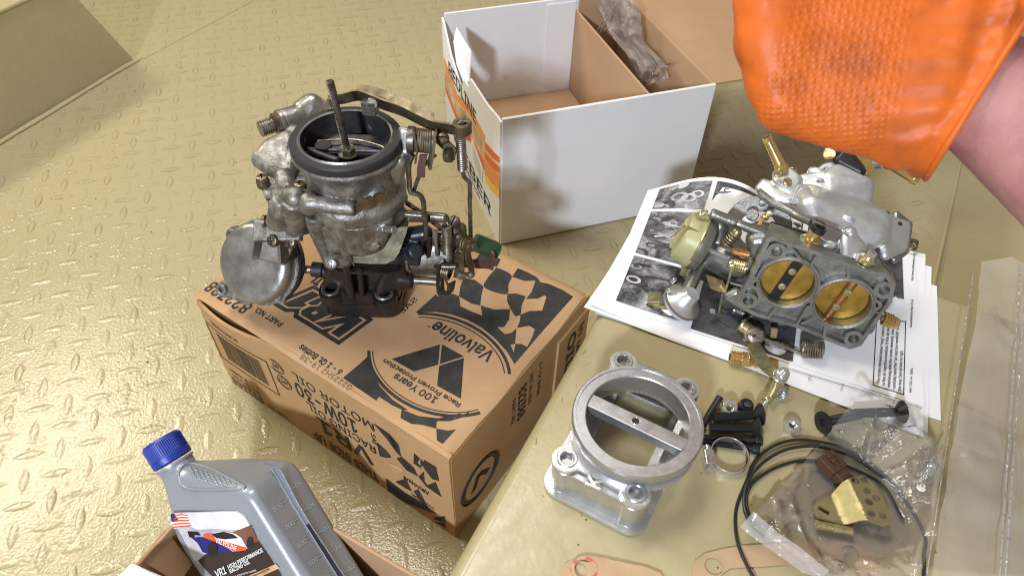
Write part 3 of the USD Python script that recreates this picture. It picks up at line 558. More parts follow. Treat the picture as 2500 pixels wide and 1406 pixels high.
# main casting: bowl, waist and lower throat
pz = lambda z: A3(CX, CY, z)
body = [lathe([(0, zt + .040), (.022, zt + .040), (.026, zt + .052), (.036, .262), (.0405, .290), (.043, .300), (0, .300)], AX, zz, 40),
  blob([(c2(870, 300, -.026), .007), (c2(1010, 620, -.022), .006), (c2(1150, 640, -.024), .006), (c2(1170, 300, -.030), .008), (c2(960, 300, -.02), .010)]),
  blob([(c2(1150, 300, -.03), .008), (c2(1450, 270, -.024), .010), (c2(1400, 480, -.024), .008), (c2(1180, 560, -.024), .007)]),
  cyl(c2(890, 250, -.036), c2(900, 330, -.036), .0082), cyl(c2(905, 320, -.033), c2(1000, 600, -.026), .0048), cyl(c2(1080, 270, -.037), c2(1165, 600, -.030), .0062, .0050),
  cyl(c2(1370, 345, -.026), c2(1480, 365, -.034), .0052), blob([(c2(1020, 640, -.028), .006), (c2(1080, 620, -.028), .005), (c2(1000, 560, -.026), .005)]),
  blob([(c2(1490, 60, -.008), .010), (c2(1560, 250, -.004), .010), (c2(1420, 120, -.018), .010), (c2(1500, 420, -.004), .008)]),
  blob([(c2(1590, 110, .004), .0075), (c2(1500, 140, .004), .0075)])]
T.add('main_body', rough(cast(body, edge=.0030, it=3), .0006, 220, 3), 'alu_old', smooth=True)
T.add('nozzle', cyl(c2(1470, 362, -.034), c2(1545, 370, -.040), .0036), 'alu_clean')
# bowl cover flange and the bowl at the left
zc = .3005
def zpoly(pts, z): return [tuple(Zp(500 + x / 3.333, 150 + y / 3.333, z)[:2]) for x, y in pts]
cov = Polygon(zpoly([(445, 985), (470, 930), (500, 830), (560, 760), (640, 650), (760, 600), (1480, 640), (1560, 800), (1490, 1040), (1440, 1110), (1240, 1150), (960, 1150), (820, 1110), (760, 1080), (620, 1075), (470, 1050)], .318)).buffer(.003).buffer(-.003)
FZ = lambda z: frame((0, 0, z), zz, (1, 0, 0))
cv = [tm(extr(cov, .0075, FZ(.3075), .0012)), lathe([(0, .302), (.046, .302), (.0475, .314), (.0405, .324), (.0402, .345), (.0445, .354), (.0470, .358), (.0470, .3625), (.042, .3645), (0, .3645)], AX, zz, 56),
  blob([(Zp(640, 390, .322), .010), (Zp(690, 420, .318), .010), (Zp(660, 360, .330), .008), (Zp(700, 345, .330), .010)]), blob([(Zp(695, 400, .318), .012), (Zp(720, 330, .330), .010), (Zp(700, 440, .318), .006)]),
  cyl(Zp(705, 470, .318), Zp(690, 425, .321), .0085), cyl(c1(810, 1150, -.043), c1(1225, 1195, -.043), .0072), blob([(c1(850, 1140, -.040), .0085), (c1(850, 1180, -.040), .0085)]), blob([(c1(1060, 1120, -.036), .005), (c1(1090, 1100, -.036), .005), (c1(1040, 1180, -.04), .005)]),
  blob([(c1(1400, 1080, -.028), .009), (c1(1300, 1150, -.034), .007), (c1(1450, 1130, -.024), .007)])]
bore = m3.Manifold.cylinder(.06, .0385, .0385, 56).translate([CX, CY, .318])
HRN = T.add('air_horn', rough(cast(cv, cut=[bore], edge=.0028, it=3), .0005, 200, 5), 'alu_old', smooth=True)
bw = Polygon(zpoly([(455, 1000), (500, 860), (580, 760), (760, 640), (900, 900), (830, 1090), (620, 1060), (480, 1050)], .318)).buffer(-.003).buffer(.002)
T.add('float_bowl', rough(cast([tm(extr(bw, .024, FZ(.2815), .002)), blob([(c1(600, 1100, -.02), .008), (c1(740, 1110, -.03), .010), (c1(700, 1190, -.022), .010)])], edge=.003, it=3), .0005, 200, 8), 'alu_old', smooth=True)
T.add('cover_gasket', extr(cov.buffer(-.0008), .0012, FZ(.3062)), 'gasket_black')
T.add('rim', lathe([(.0385, .3600), (.0405, .3600), (.0412, .3690), (.0400, .3705), (.0385, .3695), (.0385, .3600)], AX, zz, 72), 'alu_clean', parent=HRN)
T.add('rubber_seal', lathe([(.0408, .3600), (.0472, .3600), (.0482, .3620), (.0482, .3675), (.0470, .3690), (.0412, .3690), (.0408, .3680), (.0408, .36)], AX, zz, 72), 'gasket_black', parent=HRN)
T.add('horn_lip', lathe([(.0405, .3545), (.0480, .3560), (.0488, .3585), (.0480, .3608), (.0405, .3608), (.0405, .3545)], AX, zz, 64), 'alu_old')
bin_ = lathe([(0, .3185), (.0383, .3185), (.0383, .3695)], AX, zz, 56); bin_.invert(); T.add('bore', bin_, 'bore_dark')
hz = lambda x, y, z: Zp(500 + x / 3.333, 150 + y / 3.333, z)
T.add('cross_bar', [bx((0, 0, 0), (.074, .005, .022), frame(A3(CX, CY + .001, .341), zz)), rbox((0, 0, .011), (.074, .0032, .003), .0012, frame(A3(CX, CY + .002, .342), zz))], 'bore_dark')
T.add('choke_plate', extr(foot(.062, .03, .008), .0016, frame(A3(CX + .002, CY + .0165, .345), unit(A3(0, -.25, .97)))), 'bore_dark')
T.add('discharge_tube', [tube([A3(CX - .034, CY + .002, .350), A3(CX - .018, CY - .005, .349), A3(CX - .010, CY - .007, .348)], .0043, 12), blob([(A3(CX - .010, CY - .007, .348), .0042), (A3(CX - .013, CY - .006, .348), .0042)])], 'bore_dark')
T.add('boss_disc', cyl(A3(CX - .023, CY + .006, .352), A3(CX - .023, CY + .006, .3555), .0075), 'bore_dark')
T.add('venturi', [cyl(A3(CX + .002, CY - .010, .319), A3(CX + .002, CY - .010, .348), .010, .009), cyl(A3(CX - .018, CY - .016, .319), A3(CX - .018, CY - .016, .344), .008)], 'bore_dark')
T.add('stud_nut', [hexa(A3(CX - .0005, CY, .3515), zz, .0115, .006), ring(A3(CX - .0005, CY, .3495), zz, .0085, .003, .0024)], 'steel_old')
T.add('stud', [cyl(A3(CX - .0005, CY, .35), A3(CX - .004, CY, .405), .0031), thread(A3(CX - .004, CY, .405), A3(CX - .0052, CY, .4215), .0034, .0016), thread(A3(CX - .0015, CY, .358), A3(CX - .0032, CY, .392), .0032, .0014)], 'rod_dark')
T.add('brace_rod', tube([A3(CX - .031, CY + .016, .352), A3(CX + .0, CY + .020, .352), A3(CX + .026, CY + .014, .350), A3(CX + .030, CY + .008, .348)], .0010, 6, 6), 'steel_old')
# fuel inlet
f0, f1 = hz(620, 500, .335), hz(830, 400, .335)
T.add('fuel_inlet', rough(cast([cyl(hz(625, 500, .335), hz(800, 440, .335), .0125, .0115), blob([(hz(800, 400, .338), .011), (hz(870, 360, .340), .012), (hz(920, 390, .330), .012), (hz(760, 560, .325), .010)]), blob([(hz(640, 560, .328), .006), (hz(720, 640, .320), .008), (hz(800, 600, .32), .008)])], edge=.0028, it=3), .0004, 260, 9), 'alu_clean', smooth=True)
ix = unit(hz(625, 500, .335) - hz(800, 440, .335))
T.add('inlet_collar', ring(hz(640, 497, .335), ix, .0132, .004, .004), 'alu_clean'); T.add('inlet_nut', hexa(hz(618, 502, .335), ix, .019, .007), 'rust_screw'); T.add('inlet_thread', [thread(hz(575, 512, .335) , hz(575, 512, .335) + ix * .016, .0078, .0021), cyl(hz(575, 512, .335), hz(575, 512, .335) + ix * .0162, .0045)], 'steel_old')
# cover screws
for (x, y, d) in ((520, 820, .0), (475, 985, -.02), (780, 1040, -.04), (1415, 1085, -.034)):
    p = hz(x, y, .318); T.add('cover_screw', [cyl(p - A3(0, 0, .004), p + A3(0, 0, .0015), .0062), screw(p + A3(0, 0, .0015), (0, 0, 1), .0056, .006, 'cross', (1, R.random(), 0))], 'rust_screw', parent=HRN)
T.add('cover_screw', screw(c2(1040, 645, -.034), (0, -.8, .5), .0052, .004, 'cross'), 'alu_clean')
T.add('wire_clip', strip(smoothpath([c1(1235, 1200, -.046), c1(1290, 1150, -.046), c1(1350, 1160, -.044), c1(1400, 1110, -.040), c1(1470, 1110, -.036)], 5), .012, .0014, (0, -.25, 1)), 'brass_old')
# accelerator-pump cover, lower left
PD = unit(A3(-.30, -.74, .60)); PCn = c2(432, 640, -.016); PX = unit(np.cross(PD, A3(-.1, .0, 1))) * -1
T.add('pump_cover', lathe([(0, -.006), (.0405, -.006), (.0405, .002), (.0398, .0055), (.0382, .0082), (.0350, .0098), (.030, .0104), (.020, .0103), (.010, .0101), (0, .0100)], PCn, PD, 64), 'alu_clean', smooth=50)
FP = frame(PCn - PD * .009, PD, PX); yv = FP[:3, 1]
pl_ = lambda px, py: tuple(((PL(500 + px / 3.333, 450 + py / 3.333, PCn - PD * .006, PD) - FP[:3, 3]) @ FP[:3, :2]))
ears = [(245, 410), (160, 855), (605, 895)]
sh = unary_union([Point(0, 0).buffer(.0430, 48)] + [Point(pl_(*e)).buffer(.0068) for e in ears] + [LineString([(0, 0), pl_(*e)]).buffer(.0085) for e in ears] + [LineString([pl_(160, 855), pl_(330, 950), pl_(605, 895)]).buffer(.004), LineString([pl_(605, 895), pl_(720, 660)]).buffer(.006)])
sh = sh.buffer(.003).buffer(-.003)
PFL = T.add('pump_flange', extr(sh, .0048, FP, .0010), 'alu_old')
T.add('pump_back', extr(sh.buffer(-.002), .010, frame(PCn - PD * .0205, PD, PX), .001), 'alu_old'); T.add('pump_diaphragm', extr(sh.buffer(.0004), .0016, frame(PCn - PD * .0106, PD, PX)), 'gasket_black')
for e in ears:
    p = np.r_[pl_(*e), 0]; p = FP[:3, 3] + FP[:3, 0] * p[0] + FP[:3, 1] * p[1]
    T.add('ear', ring(p + PD * .0046, PD, .0062, .0026, .005, 24), 'alu_old', parent=PFL); T.add('ear_screw', cyl(p, p + PD * .006, .0026), 'rod_dark', parent=PFL)
T.add('pump_bracket', cast([rbox((0, 0, 0), (.0455, .020, .0095), .0016, frame(c2(598, 378, -.026), unit(A3(-.12, -.6, .78)), (1, .05, -.02)))], edge=.003, it=2), 'alu_old')
def rib(a, b, w, h): return strip([a, b], h, w, PD)
T.add('cover_rib', rib(c2(432, 430, -.026), c2(402, 610, -.034), .0035, .012), 'alu_clean'); T.add('cover_rib', rib(c2(628, 430, -.028), c2(640, 640, -.036), .0035, .012), 'alu_clean')
T.add('cover_web', tm(blob([(c2(470, 440, -.020), .003), (c2(720, 470, -.022), .003), (c2(450, 590, -.028), .0025), (c2(640, 640, -.030), .0025)])), 'alu_clean')
for q_ in ((565, 458), (708, 470)): T.add('bracket_screw', screw(c2(*q_, -.034), PD, .0062, .0050, 'cross'), 'rust_screw')
T.add('bowl_neck', rough(cast([tube([c1(650, 1130, -.028), c1(610, 1220, -.030), c1(590, 1330, -.030)], .0105, 14), tube([c1(720, 1130, -.032), c1(740, 1240, -.030), c1(740, 1370, -.026)], .0105, 14), blob([(c1(780, 1130, -.02), .012), (c1(800, 1330, -.012), .010)])], edge=.0028, it=3), .0006, 250, 2), 'alu_old', smooth=True)
T.add('plug', cyl(c2(500, 300, -.022), c2(475, 300, -.022), .0058), 'rust_screw')
T.add('left_shaft', cyl(c2(760, 690, -.01), c2(890, 695, -.01), .0042), 'steel_old'); T.add('shaft_knob', [cyl(c2(870, 690, -.01), c2(960, 700, -.01), .0078)], 'gasket_black')
T.add('pump_lever', strip([c2(770, 610, -.004), c2(775, 700, -.006), c2(755, 800, -.008)], .005, .003, (1, 0, 0)), 'black_plastic')
# olive plate at the front
tp_ = [c2(*q_, -.030) for q_ in ((1195, 590), (1230, 540), (1330, 500), (1440, 470), (1560, 380), (1650, 300), (1625, 430), (1580, 560), (1545, 610), (1480, 640), (1340, 636), (1225, 628))]
pn = unit(A3(.05, -.85, .5)); T.add('olive_plate', Plane(tp_[0], pn).flat(np.array([p - pn * ((p - tp_[0]) @ pn) for p in tp_]), .0022), 'olive_plate')
T.add('plate_edge_clip', strip(smoothpath([c2(1040, 600, -.033), c2(1120, 590, -.034), c2(1180, 600, -.034), c2(1210, 650, -.034)], 4), .008, .0014, (0, -.3, 1)), 'alu_old')
T.add('plate_screw', screw(c2(1370, 500, -.034), pn, .0058, .0012, 'slot'), 'brass_old')
# choke arm: folded strip from behind the horn to the right
arm = [c1(1015, 340, .042), c1(1040, 310, .042), c1(1130, 300, .040), c1(1240, 275, .036), c1(1330, 300, .032), c1(1450, 350, .027), c1(1600, 400, .021), c1(1740, 470, .014), c1(1850, 520, .008), c1(1960, 540, .003), c1(2040, 555, .0)]
T.add('choke_arm', strip(smoothpath(arm, 4), .0135, .0020, unit(A3(.05, -.35, 1))), 'brass_old')
lipa = [c1(1240, 225, .040), c1(1340, 235, .036), c1(1470, 275, .030), c1(1600, 335, .024), c1(1750, 400, .017), c1(1865, 460, .010)]
T.add('arm_lip', strip(smoothpath(lipa, 4), .0085, .0020, unit(A3(-.1, 1, .45))), 'brass_old')
T.add('arm_pivot', cyl(c1(1020, 360, .04), c1(1025, 290, .04), .0035), 'steel_old'); T.add('arm_pivot', cyl(c1(1360, 345, .026), c1(1390, 315, .038), .0052), 'steel_old')
T.add('arm_bracket', bx((0, 0, 0), (.012, .010, .012), frame(c1(1345, 370, .030), zz, (1, -.2, 0))), 'alu_old')
er = c1(2095, 545, 0); T.add('arm_eye', ring(er - A3(0, 0, .004), zz, .0082, .0042, .010, 28), 'brass_old')
T.add('cotter_pin', [tube([er + A3(-.004, 0, .004), er + A3(0, .001, .008), er + A3(.003, 0, .012)], .0008, 6), tube([er + A3(.002, 0, .003), er + A3(.0, -.001, .008), er + A3(.007, -.002, .008)], .0008, 6)], 'steel_old')
T.add('long_rod', tube([er + A3(0, 0, .006), c1(2085, 700, 0), c1(2095, 880, 0), c1(2110, 940, 0), c1(2155, 985, 0), c1(2160, 1100, 0), c2(2155, 100, 0), c2(2165, 470, -.002)], .0021, 10), 'rod_dark')
T.add('rod_spring', spring(c1(2080, 590, 0), c1(2095, 885, 0), .0038, .0008, 19), 'steel_old')
T.add('link_rod', tube(smoothpath([c1(1690, 760, -.012), c1(1660, 850, -.012), c1(1665, 1000, -.014), c1(1680, 1065, -.016), c1(1745, 1085, -.016), c1(1780, 1150, -.016), c1(1785, 1280, -.016), c2(1790, 240, -.016), c2(1800, 440, -.016)], 5), .0024, 10), 'rod_dark')
T.add('link_rod', tube(smoothpath([c1(1700, 1060, -.012), c1(1740, 940, -.010), c1(1780, 850, -.008), c1(1880, 760, -.004)], 4), .0018, 8), 'rod_dark')
T.add('cross_rod', tube([c2(1640, 150, .012), c2(1760, 230, .006), c2(1930, 365, .0)], .0024, 8), 'rubber_brown')
# choke spring housing
T.add('choke_housing', cast([blob([(c1(1600, 560, .004), .003), (c1(1670, 570, .004), .003), (c1(1612, 720, .0), .004), (c1(1645, 770, -.002), .005), (c1(1600, 800, 0), .005)]), blob([(c1(1530, 870, -.006), .008), (c1(1590, 800, -.006), .008), (c1(1560, 960, -.004), .006)])], edge=.004, it=3), 'alu_clean', smooth=True)
T.add('spring_drum', [cyl(c1(1650, 635, -.002), c1(1710, 640, -.002), .0115), cyl(c1(1850, 655, -.002), c1(1870, 660, -.002), .0125)], 'rod_dark')
T.add('coil_spring', spring(c1(1715, 640, -.002), c1(1845, 655, -.002), .0095, .0012, 7), 'steel_old')
T.add('drum_plate', strip([c1(1700, 560, -.008), c1(1730, 700, -.012), c1(1715, 820, -.012)], .0018, .006, (1, 0, 0)), 'brass_old'); T.add('drum_plate', strip([c1(1865, 620, -.012), c1(1850, 740, -.014), c1(1825, 860, -.014)], .0022, .0085, (.9, .3, 0)), 'steel_old')
T.add('stop_lever', strip([c1(1780, 760, -.010), c1(1760, 860, -.012), c1(1760, 940, -.012)], .007, .0026, (1, 0, .1)), 'rubber_brown')
T.add('fast_idle_bracket', [strip([c1(1880, 600, .006), c1(1960, 680, .002), c1(2040, 760, -.002)], .011, .0024, unit(A3(.2, .2, 1))), cyl(c1(1960, 760, -.004), c1(2010, 765, -.006), .0065)], 'brass_old')
T.add('bracket_screw', screw(c1(1940, 630, -.002), (.1, -.5, .85), .0052, .0035, 'slot'), 'brass_old')
# throttle linkage at the lower right
T.add('flat_bar', cast([blob([(c7(100, 430, -.004), .0042), (c7(890, 500, -.008), .0042), (c7(120, 500, -.004), .0042), (c7(890, 520, -.008), .0042)], 10)], edge=.005, it=1), 'rod_dark', smooth=True)
T.add('return_spring', [spring(c7(915, 640, -.012), c7(935, 1120, -.014), .0042, .0008, 20), tube([c7(870, 490, -.012), c7(862, 600, -.012), c7(905, 650, -.012)], .0008, 6), tube([c7(940, 1110, -.014), c7(985, 1150, -.014), c7(1000, 1260, -.014)], .0008, 6)], 'steel_old')
T.add('idle_screw', [screw(c7(1048, 590, -.004), unit(A3(-.05, -.35, 1)), .0060, .006, 'slot', (.4, 1, 0)), spring(c7(1050, 610, -.004), c7(1065, 720, -.004), .0048, .0009, 5), cyl(c7(1050, 600, -.004), c7(1062, 780, -.004), .0034)], 'rod_dark')
T.add('screw_lug', tube(smoothpath([c7(1130, 640, -.002), c7(1190, 660, -.002), c7(1200, 760, -.002), c7(1150, 800, -.002)], 4), .0036, 8), 'brass_old')
pv = unit(A3(.75, -.55, .28))
def plate(pts, d, th, nm='link_plate', mt='brass_old', n=pv):
    P = [c7(x, y, d) for x, y in pts]; p0 = P[0]; T.add(nm, Plane(p0, n).flat(np.array([p - n * ((p - p0) @ n) for p in P]), th), mt)
plate([(1170, 800), (1240, 760), (1310, 750), (1310, 900), (1290, 1050), (1255, 1100), (1230, 1300), (1190, 1406), (1100, 1406), (1040, 1260), (1060, 1150), (1130, 1050), (1150, 930)], -.010, .0026)
plate([(1060, 960), (1120, 830), (1180, 790), (1160, 960), (1100, 1060), (1040, 1180), (1000, 1170), (1010, 1060)], -.002, .0022, 'link_plate', 'steel_old')
plate([(2040, 560), (2115, 560), (2105, 740), (2070, 790), (2030, 760)], -.012, .0026) if False else T.add('link_plate', strip([c2(2080, 560, -.012), c2(2075, 680, -.014), c2(2060, 760, -.016)], .0095, .0024, unit(A3(.8, -.3, .1))), 'brass_old')
b0 = c7(1230, 950, -.012); T.add('link_bolt', [ring(b0, pv, .0088, .002, .0022, 28), ring(b0 + pv * .0022, pv, .0074, .002, .002, 28), hexa(b0 + pv * .004, pv, .0118, .0065), cyl(b0 + pv * .009, b0 + pv * .0135, .0034)], 'brass_old')
gx = unit(c7(1530, 960, 0) - c7(1380, 900, 0)); T.add('green_sleeve', [hexa(c7(1390, 915, .004), gx, .0165, .0245), cyl(c7(1390, 915, .004) + gx * .0245, c7(1390, 915, .004) + gx * .027, .0075)], 'green_sleeve')
T.add('throttle_shaft', cyl(c2(1650, 775, -.012), c2(1930, 795, -.016), .0043), 'steel_old')
T.add('throttle_lever', strip(smoothpath([c2(1895, 660, -.016), c2(1915, 640, -.018), c2(1915, 760, -.018), c2(1920, 870, -.018), c2(1950, 890, -.020), c2(1990, 880, -.020), c2(2010, 800, -.018)], 3), .0085, .0022, unit(A3(.75, .6, .1))), 'rod_dark')
T.add('lever_spring', spring(c2(1935, 700, -.014), c2(1995, 715, -.016), .0075, .0012, 4), 'brass_old'); T.add('pin', cyl(c2(1925, 668, -.02), c2(2045, 672, -.02), .0029), 'rod_dark')
T.add('torsion_leg', tube([c2(1950, 700, -.02), c2(1965, 790, -.022), c2(1990, 850, -.022)], .0012, 6), 'brass_old')
T.add('ball_stud', [cyl(c2(2090, 735, -.018), c2(2150, 735, -.022), .0022), tm(blob([(c2(2165, 732, -.022), .0041), (c2(2166, 732, -.022), .0041)], 20)), cyl(c2(2075, 735, -.017), c2(2100, 735, -.018), .0052)], 'steel_old')
T.add('lever_rod', [strip([c2(2110, 640, .002), c2(2335, 655, -.004)], .0115, .004, (0, -.3, 1))], 'rubber_brown'); T.add('rod_hook', tube(smoothpath([c2(2332, 690, -.008), c2(2345, 640, -.008), c2(2350, 570, -.008), c2(2335, 555, -.006), c2(2330, 620, -.002)], 4), .0018, 8), 'rubber_brown')
T.add('linkage_block', cast([blob([(c2(1700, 640, -.008), .007), (c2(1990, 590, -.004), .008), (c2(1960, 680, -.008), .008), (c2(1860, 500, 0), .006), (c2(1720, 700, -.008), .006)]), blob([(c2(1820, 420, .002), .006), (c2(2040, 480, .002), .007), (c2(2080, 420, .004), .007), (c2(1850, 580, .002), .006)])], edge=.004, it=4), 'rod_dark', smooth=True)
T.add('solenoid', cast([rbox((0, 0, 0), (.022, .018, .026), .003, frame(c2(1675, 540, -.006), zz, (1, -.2, 0))), blob([(c2(1640, 420, .002), .009), (c2(1790, 400, .002), .009), (c2(1640, 520, .0), .008)]), cyl(c2(1690, 560, -.014), c2(1720, 540, -.022), .0075)], edge=.003, it=4), 'blue_black', smooth=True)
T.add('solenoid_stem', cyl(c2(1640, 620, -.014), c2(1650, 700, -.014), .0018), 'steel_old')
T.add('frame_bracket', tube([c2(1760, 640, -.008), c2(1745, 560, -.008), c2(1770, 450, -.008), c2(1815, 440, -.008), c2(1820, 580, -.008), c2(1790, 670, -.008), c2(1700, 670, -.010)], .0032, 6), 'iron_oily')
T.add('frayed_cable', [tube([c2(1870 + R.uniform(-14, 14), 380 + R.uniform(-10, 10), -.01), c2(1880 + R.uniform(-8, 8), 460, -.012), c2(1890 + R.uniform(-14, 14), 580, -.010)], .0010, 5) for _ in range(9)], 'alu_clean')
# ================================================================== new carburetor, lying on its side with the base flange to the viewer
metal('alu_new', (.315, .315, .29), (.235, .235, .215), .42, 60, .00025, 420, rvar=.08); metal('alu_bright', (.66, .68, .70), (.56, .58, .60), .40, 30, .00012, 260, rvar=.08)
metal('brass', (.72, .52, .21), (.68, .48, .185), .22, 20, 0.0, 300, rvar=.05); metal('brass_plate', (.58, .37, .085), (.46, .28, .06), .36, 50, .00005, 300)
metal('zinc_yellow', (.66, .58, .30), (.55, .50, .30), .26, 80, .00005, 300); metal('zinc_clear', (.74, .75, .76), (.62, .63, .64), .22, 80, .00004, 300)
metal('copper', (.62, .33, .13), (.5, .26, .10), .25, 80, .00004, 300); metal('olive_steel', (.33, .29, .17), (.26, .225, .13), .35, 60, .0001, 300)
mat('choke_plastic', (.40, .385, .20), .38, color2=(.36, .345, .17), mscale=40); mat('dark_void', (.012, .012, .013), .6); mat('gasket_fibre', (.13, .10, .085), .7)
mat('steel_black', (.02, .02, .021), .38, .3, bump=.0001, bscale=300)
WXa, WYa, WZa = A3(.9413, -.3037, -.1472), A3(.2119, .1925, .9581), A3(-.2626, -.9331, .2456)
WC = Dp(1989.6, 721.5, .635)
wp = lambda px, py, Z=0: PL(px, py, WC + WZa * Z, WZa)
w3 = lambda x, y, Z=0: wp(1500 + x / 3.125, 300 + y / 3.125, Z)
w4 = lambda x, y, Z=0: wp(1500 + x / 3.125, 650 + y / 3.125, Z)
wl = lambda P: ((P - WC) @ WXa, (P - WC) @ WYa)
WF = lambda Z=0: frame(WC + WZa * Z, WZa, WXa)
T = Thing('new_carburetor', 'clean grey twin-barrel carburetor with brass fittings, lying on the printed sheets', 'carburetor', A3(WC[0], WC[1], ZP + .004))
out = Polygon([wl(p) for p in [w3(1215, 868), w3(1560, 985), w3(1950, 1128), w3(2085, 1150), w3(2148, 1225), w4(2120, 275), w4(2020, 410), w4(1885, 608), w4(1800, 636), w4(1700, 602), w4(1400, 475), w4(1080, 385), w4(955, 322), w4(925, 265), w3(1030, 1180), w3(1130, 950), w3(1160, 890)]]).buffer(.003).buffer(-.003)
bL, bR = wl(w3(1320, 1228)), wl(w4(1745, 292)); rb = .0232
holes = [wl(w3(1240, 985)), wl(w3(2060, 1280)), wl(w4(1825, 555)), wl(w3(1020, 1360))]
small = [wl(w4(1085, 140)), wl(w3(1172, 1118)), wl(w4(1990, 300)), wl(w4(1530, 170))]
rimw = out.difference(out.buffer(-.0038)); dsc = lambda c, r: Point(c).buffer(r, 20)
ribs = [LineString([wl(w4(1180, 385)), wl(w4(1260, 300))]), LineString([wl(w4(1390, 450)), wl(w4(1480, 310))]), LineString([wl(w4(1430, 440)), wl(w4(1570, 380))]), LineString([wl(w4(1600, 530)), wl(w4(1620, 430))]), LineString([wl(w3(1330, 930)), wl(w3(1420, 1040))]), LineString([wl(w3(1560, 1000)), wl(w3(1500, 1090))]), LineString([wl(w3(1780, 1080)), wl(w3(1790, 1200))]), LineString([wl(w3(1060, 1180)), wl(w3(1140, 1220))]), LineString([wl(w4(1950, 330)), wl(w4(2040, 370))])]
web = unary_union([rimw, dsc(bL, rb + .0042), dsc(bR, rb + .0042)] + [dsc(h, .0085) for h in holes] + [dsc(s_, .0058) for s_ in small] + [r.buffer(.0012) for r in ribs]).intersection(out)
cuts = unary_union([dsc(bL, rb), dsc(bR, rb)] + [dsc(h, .0046) for h in holes] + [dsc(s_, .0026) for s_ in small])
T.add('base_flange', extr(web.difference(cuts), .010, WF(-.010), .0006), 'alu_new', smooth=25)
T.add('flange_web', extr(out.buffer(-.001).difference(cuts), .005, WF(-.0125), 0), 'alu_new', smooth=25)
for c in (bL, bR):
    o = WC + WXa * c[0] + WYa * c[1]
    T.add('bore', lathe([(rb, -.045), (rb, -.0006), (rb + .0018, .0006), (rb + .0034, -.0004), (rb + .0036, -.045)], o, WZa, 96), 'alu_new')
tl = unit(WXa * .0 + WYa)
for c, d_, m_, an in ((bL, -.011, 'steel_black', 0), (bR, -.013, 'copper', 0)):
    o = WC + WXa * c[0] + WYa * c[1] + WZa * d_; sd_ = unit((w3(1395, 1090) - w3(1190, 1380)) @ WXa * WXa + (w3(1395, 1090) - w3(1190, 1380)) @ WYa * WYa)
    TPL = T.add('throttle_plate', cyl(o - WZa * .0018, o, rb - .0004, seg=48, ch=.0003), 'brass_plate')
    T.add('plate_shaft', [cyl(o - sd_ * rb + WZa * .0003, o + sd_ * rb + WZa * .0003, .0042, seg=16)] if m_ == 'copper' else [bx((0, 0, 0), (.0088, .0022, rb * 1.98), frame(o + WZa * .001, sd_, np.cross(WZa, sd_)))], m_, parent=TPL)
    for k in (-.38, .38): T.add('plate_screw', screw(o + sd_ * rb * k + WZa * (.0018 if m_ == 'steel_black' else .0038), WZa, .0036, .0017, 'cross', sd_), 'zinc_yellow', parent=TPL)
# barrel block behind the flange
blk = out.buffer(-.005).difference(unary_union([dsc(bL, rb + .001), dsc(bR, rb + .001)]))
T.add('throttle_body', extr(blk, .030, WF(-.0425), .002), 'alu_new'); T.add('bore_end', extr(out.buffer(-.006), .002, WF(-.0465)), 'dark_void')
bodyM = [blob([(w3(1080, 900, -.05), .010), (w3(1100, 1240, -.05), .010), (w4(1500, 420, -.05), .010), (w4(1900, 460, -.05), .010), (w3(2040, 1180, -.05), .010), (w3(1300, 900, -.05), .010), (w3(1100, 820, -.085), .010), (w3(1100, 1100, -.085), .008), (w3(1900, 1000, -.085), .010), (w4(1500, 300, -.085), .008)]),
  cyl(w3(735, 690, -.050), w3(930, 765, -.050), .0052), cyl(w3(930, 765, -.050), w3(1180, 860, -.050), .0046), blob([(w3(700, 760, -.060), .008), (w3(800, 790, -.060), .010), (w3(780, 960, -.06), .010), (w3(720, 1000, -.06), .008)]),
  blob([(w3(700, 960, -.05), .008), (w3(840, 1000, -.045), .008), (w3(1010, 1080, -.035), .008), (w3(720, 1060, -.05), .007), (w3(960, 1140, -.035), .006)]), blob([(w3(660, 1080, -.050), .0068), (w3(555, 1290, -.016), .0062)]),
  blob([(w4(870, 230, -.02), .005), (w4(930, 200, -.02), .005), (w4(850, 290, -.025), .004), (w4(960, 290, -.02), .005)])]
T.add('main_body', rough(cast(bodyM, edge=.0034, it=2), .0003, 300, 1), 'alu_new', smooth=True)
bowl = [blob([(w3(1440, 560, -.080), .012), (w3(1500, 640, -.062), .012), (w3(1560, 760, -.050), .009), (w3(1990, 760, -.070), .014), (w3(2000, 850, -.055), .012), (w3(1780, 1000, -.040), .007), (w3(1640, 880, -.04), .006), (w3(1990, 740, -.090), .012), (w3(1600, 560, -.095), .010)]),
  blob([(w3(1780, 860, -.036), .006), (w3(1760, 1030, -.020), .005), (w3(1870, 960, -.03), .006)]), blob([(w3(1600, 960, -.03), .0045), (w3(1660, 940, -.034), .0045)]), cyl(w3(1890, 1090, -.014), w3(1905, 1010, -.022), .0072), cyl(w3(1475, 940, -.020), w3(1490, 860, -.026), .0082),
  blob([(w3(2080, 720, -.085), .004), (w3(2220, 780, -.085), .005), (w3(2190, 960, -.06), .005), (w3(2060, 1010, -.045), .005), (w3(2050, 760, -.07), .006)])]
T.add('float_bowl', rough(cast(bowl, edge=.0032, it=3), .0002, 220, 4), 'alu_bright', smooth=True)
T.add('bowl_end_plate', tm(blob([(w3(2150, 700, -.088), .0035), (w3(2240, 780, -.086), .004), (w3(2210, 980, -.060), .004), (w3(2130, 1040, -.05), .004), (w3(2120, 820, -.075), .003)])), 'alu_new', smooth=30)
for q_ in ((2075, 690), (2170, 770)): T.add('plate_hole', cyl(w3(*q_, -.074), w3(q_[0] + 10, q_[1] + 8, -.072), .0022), 'dark_void')
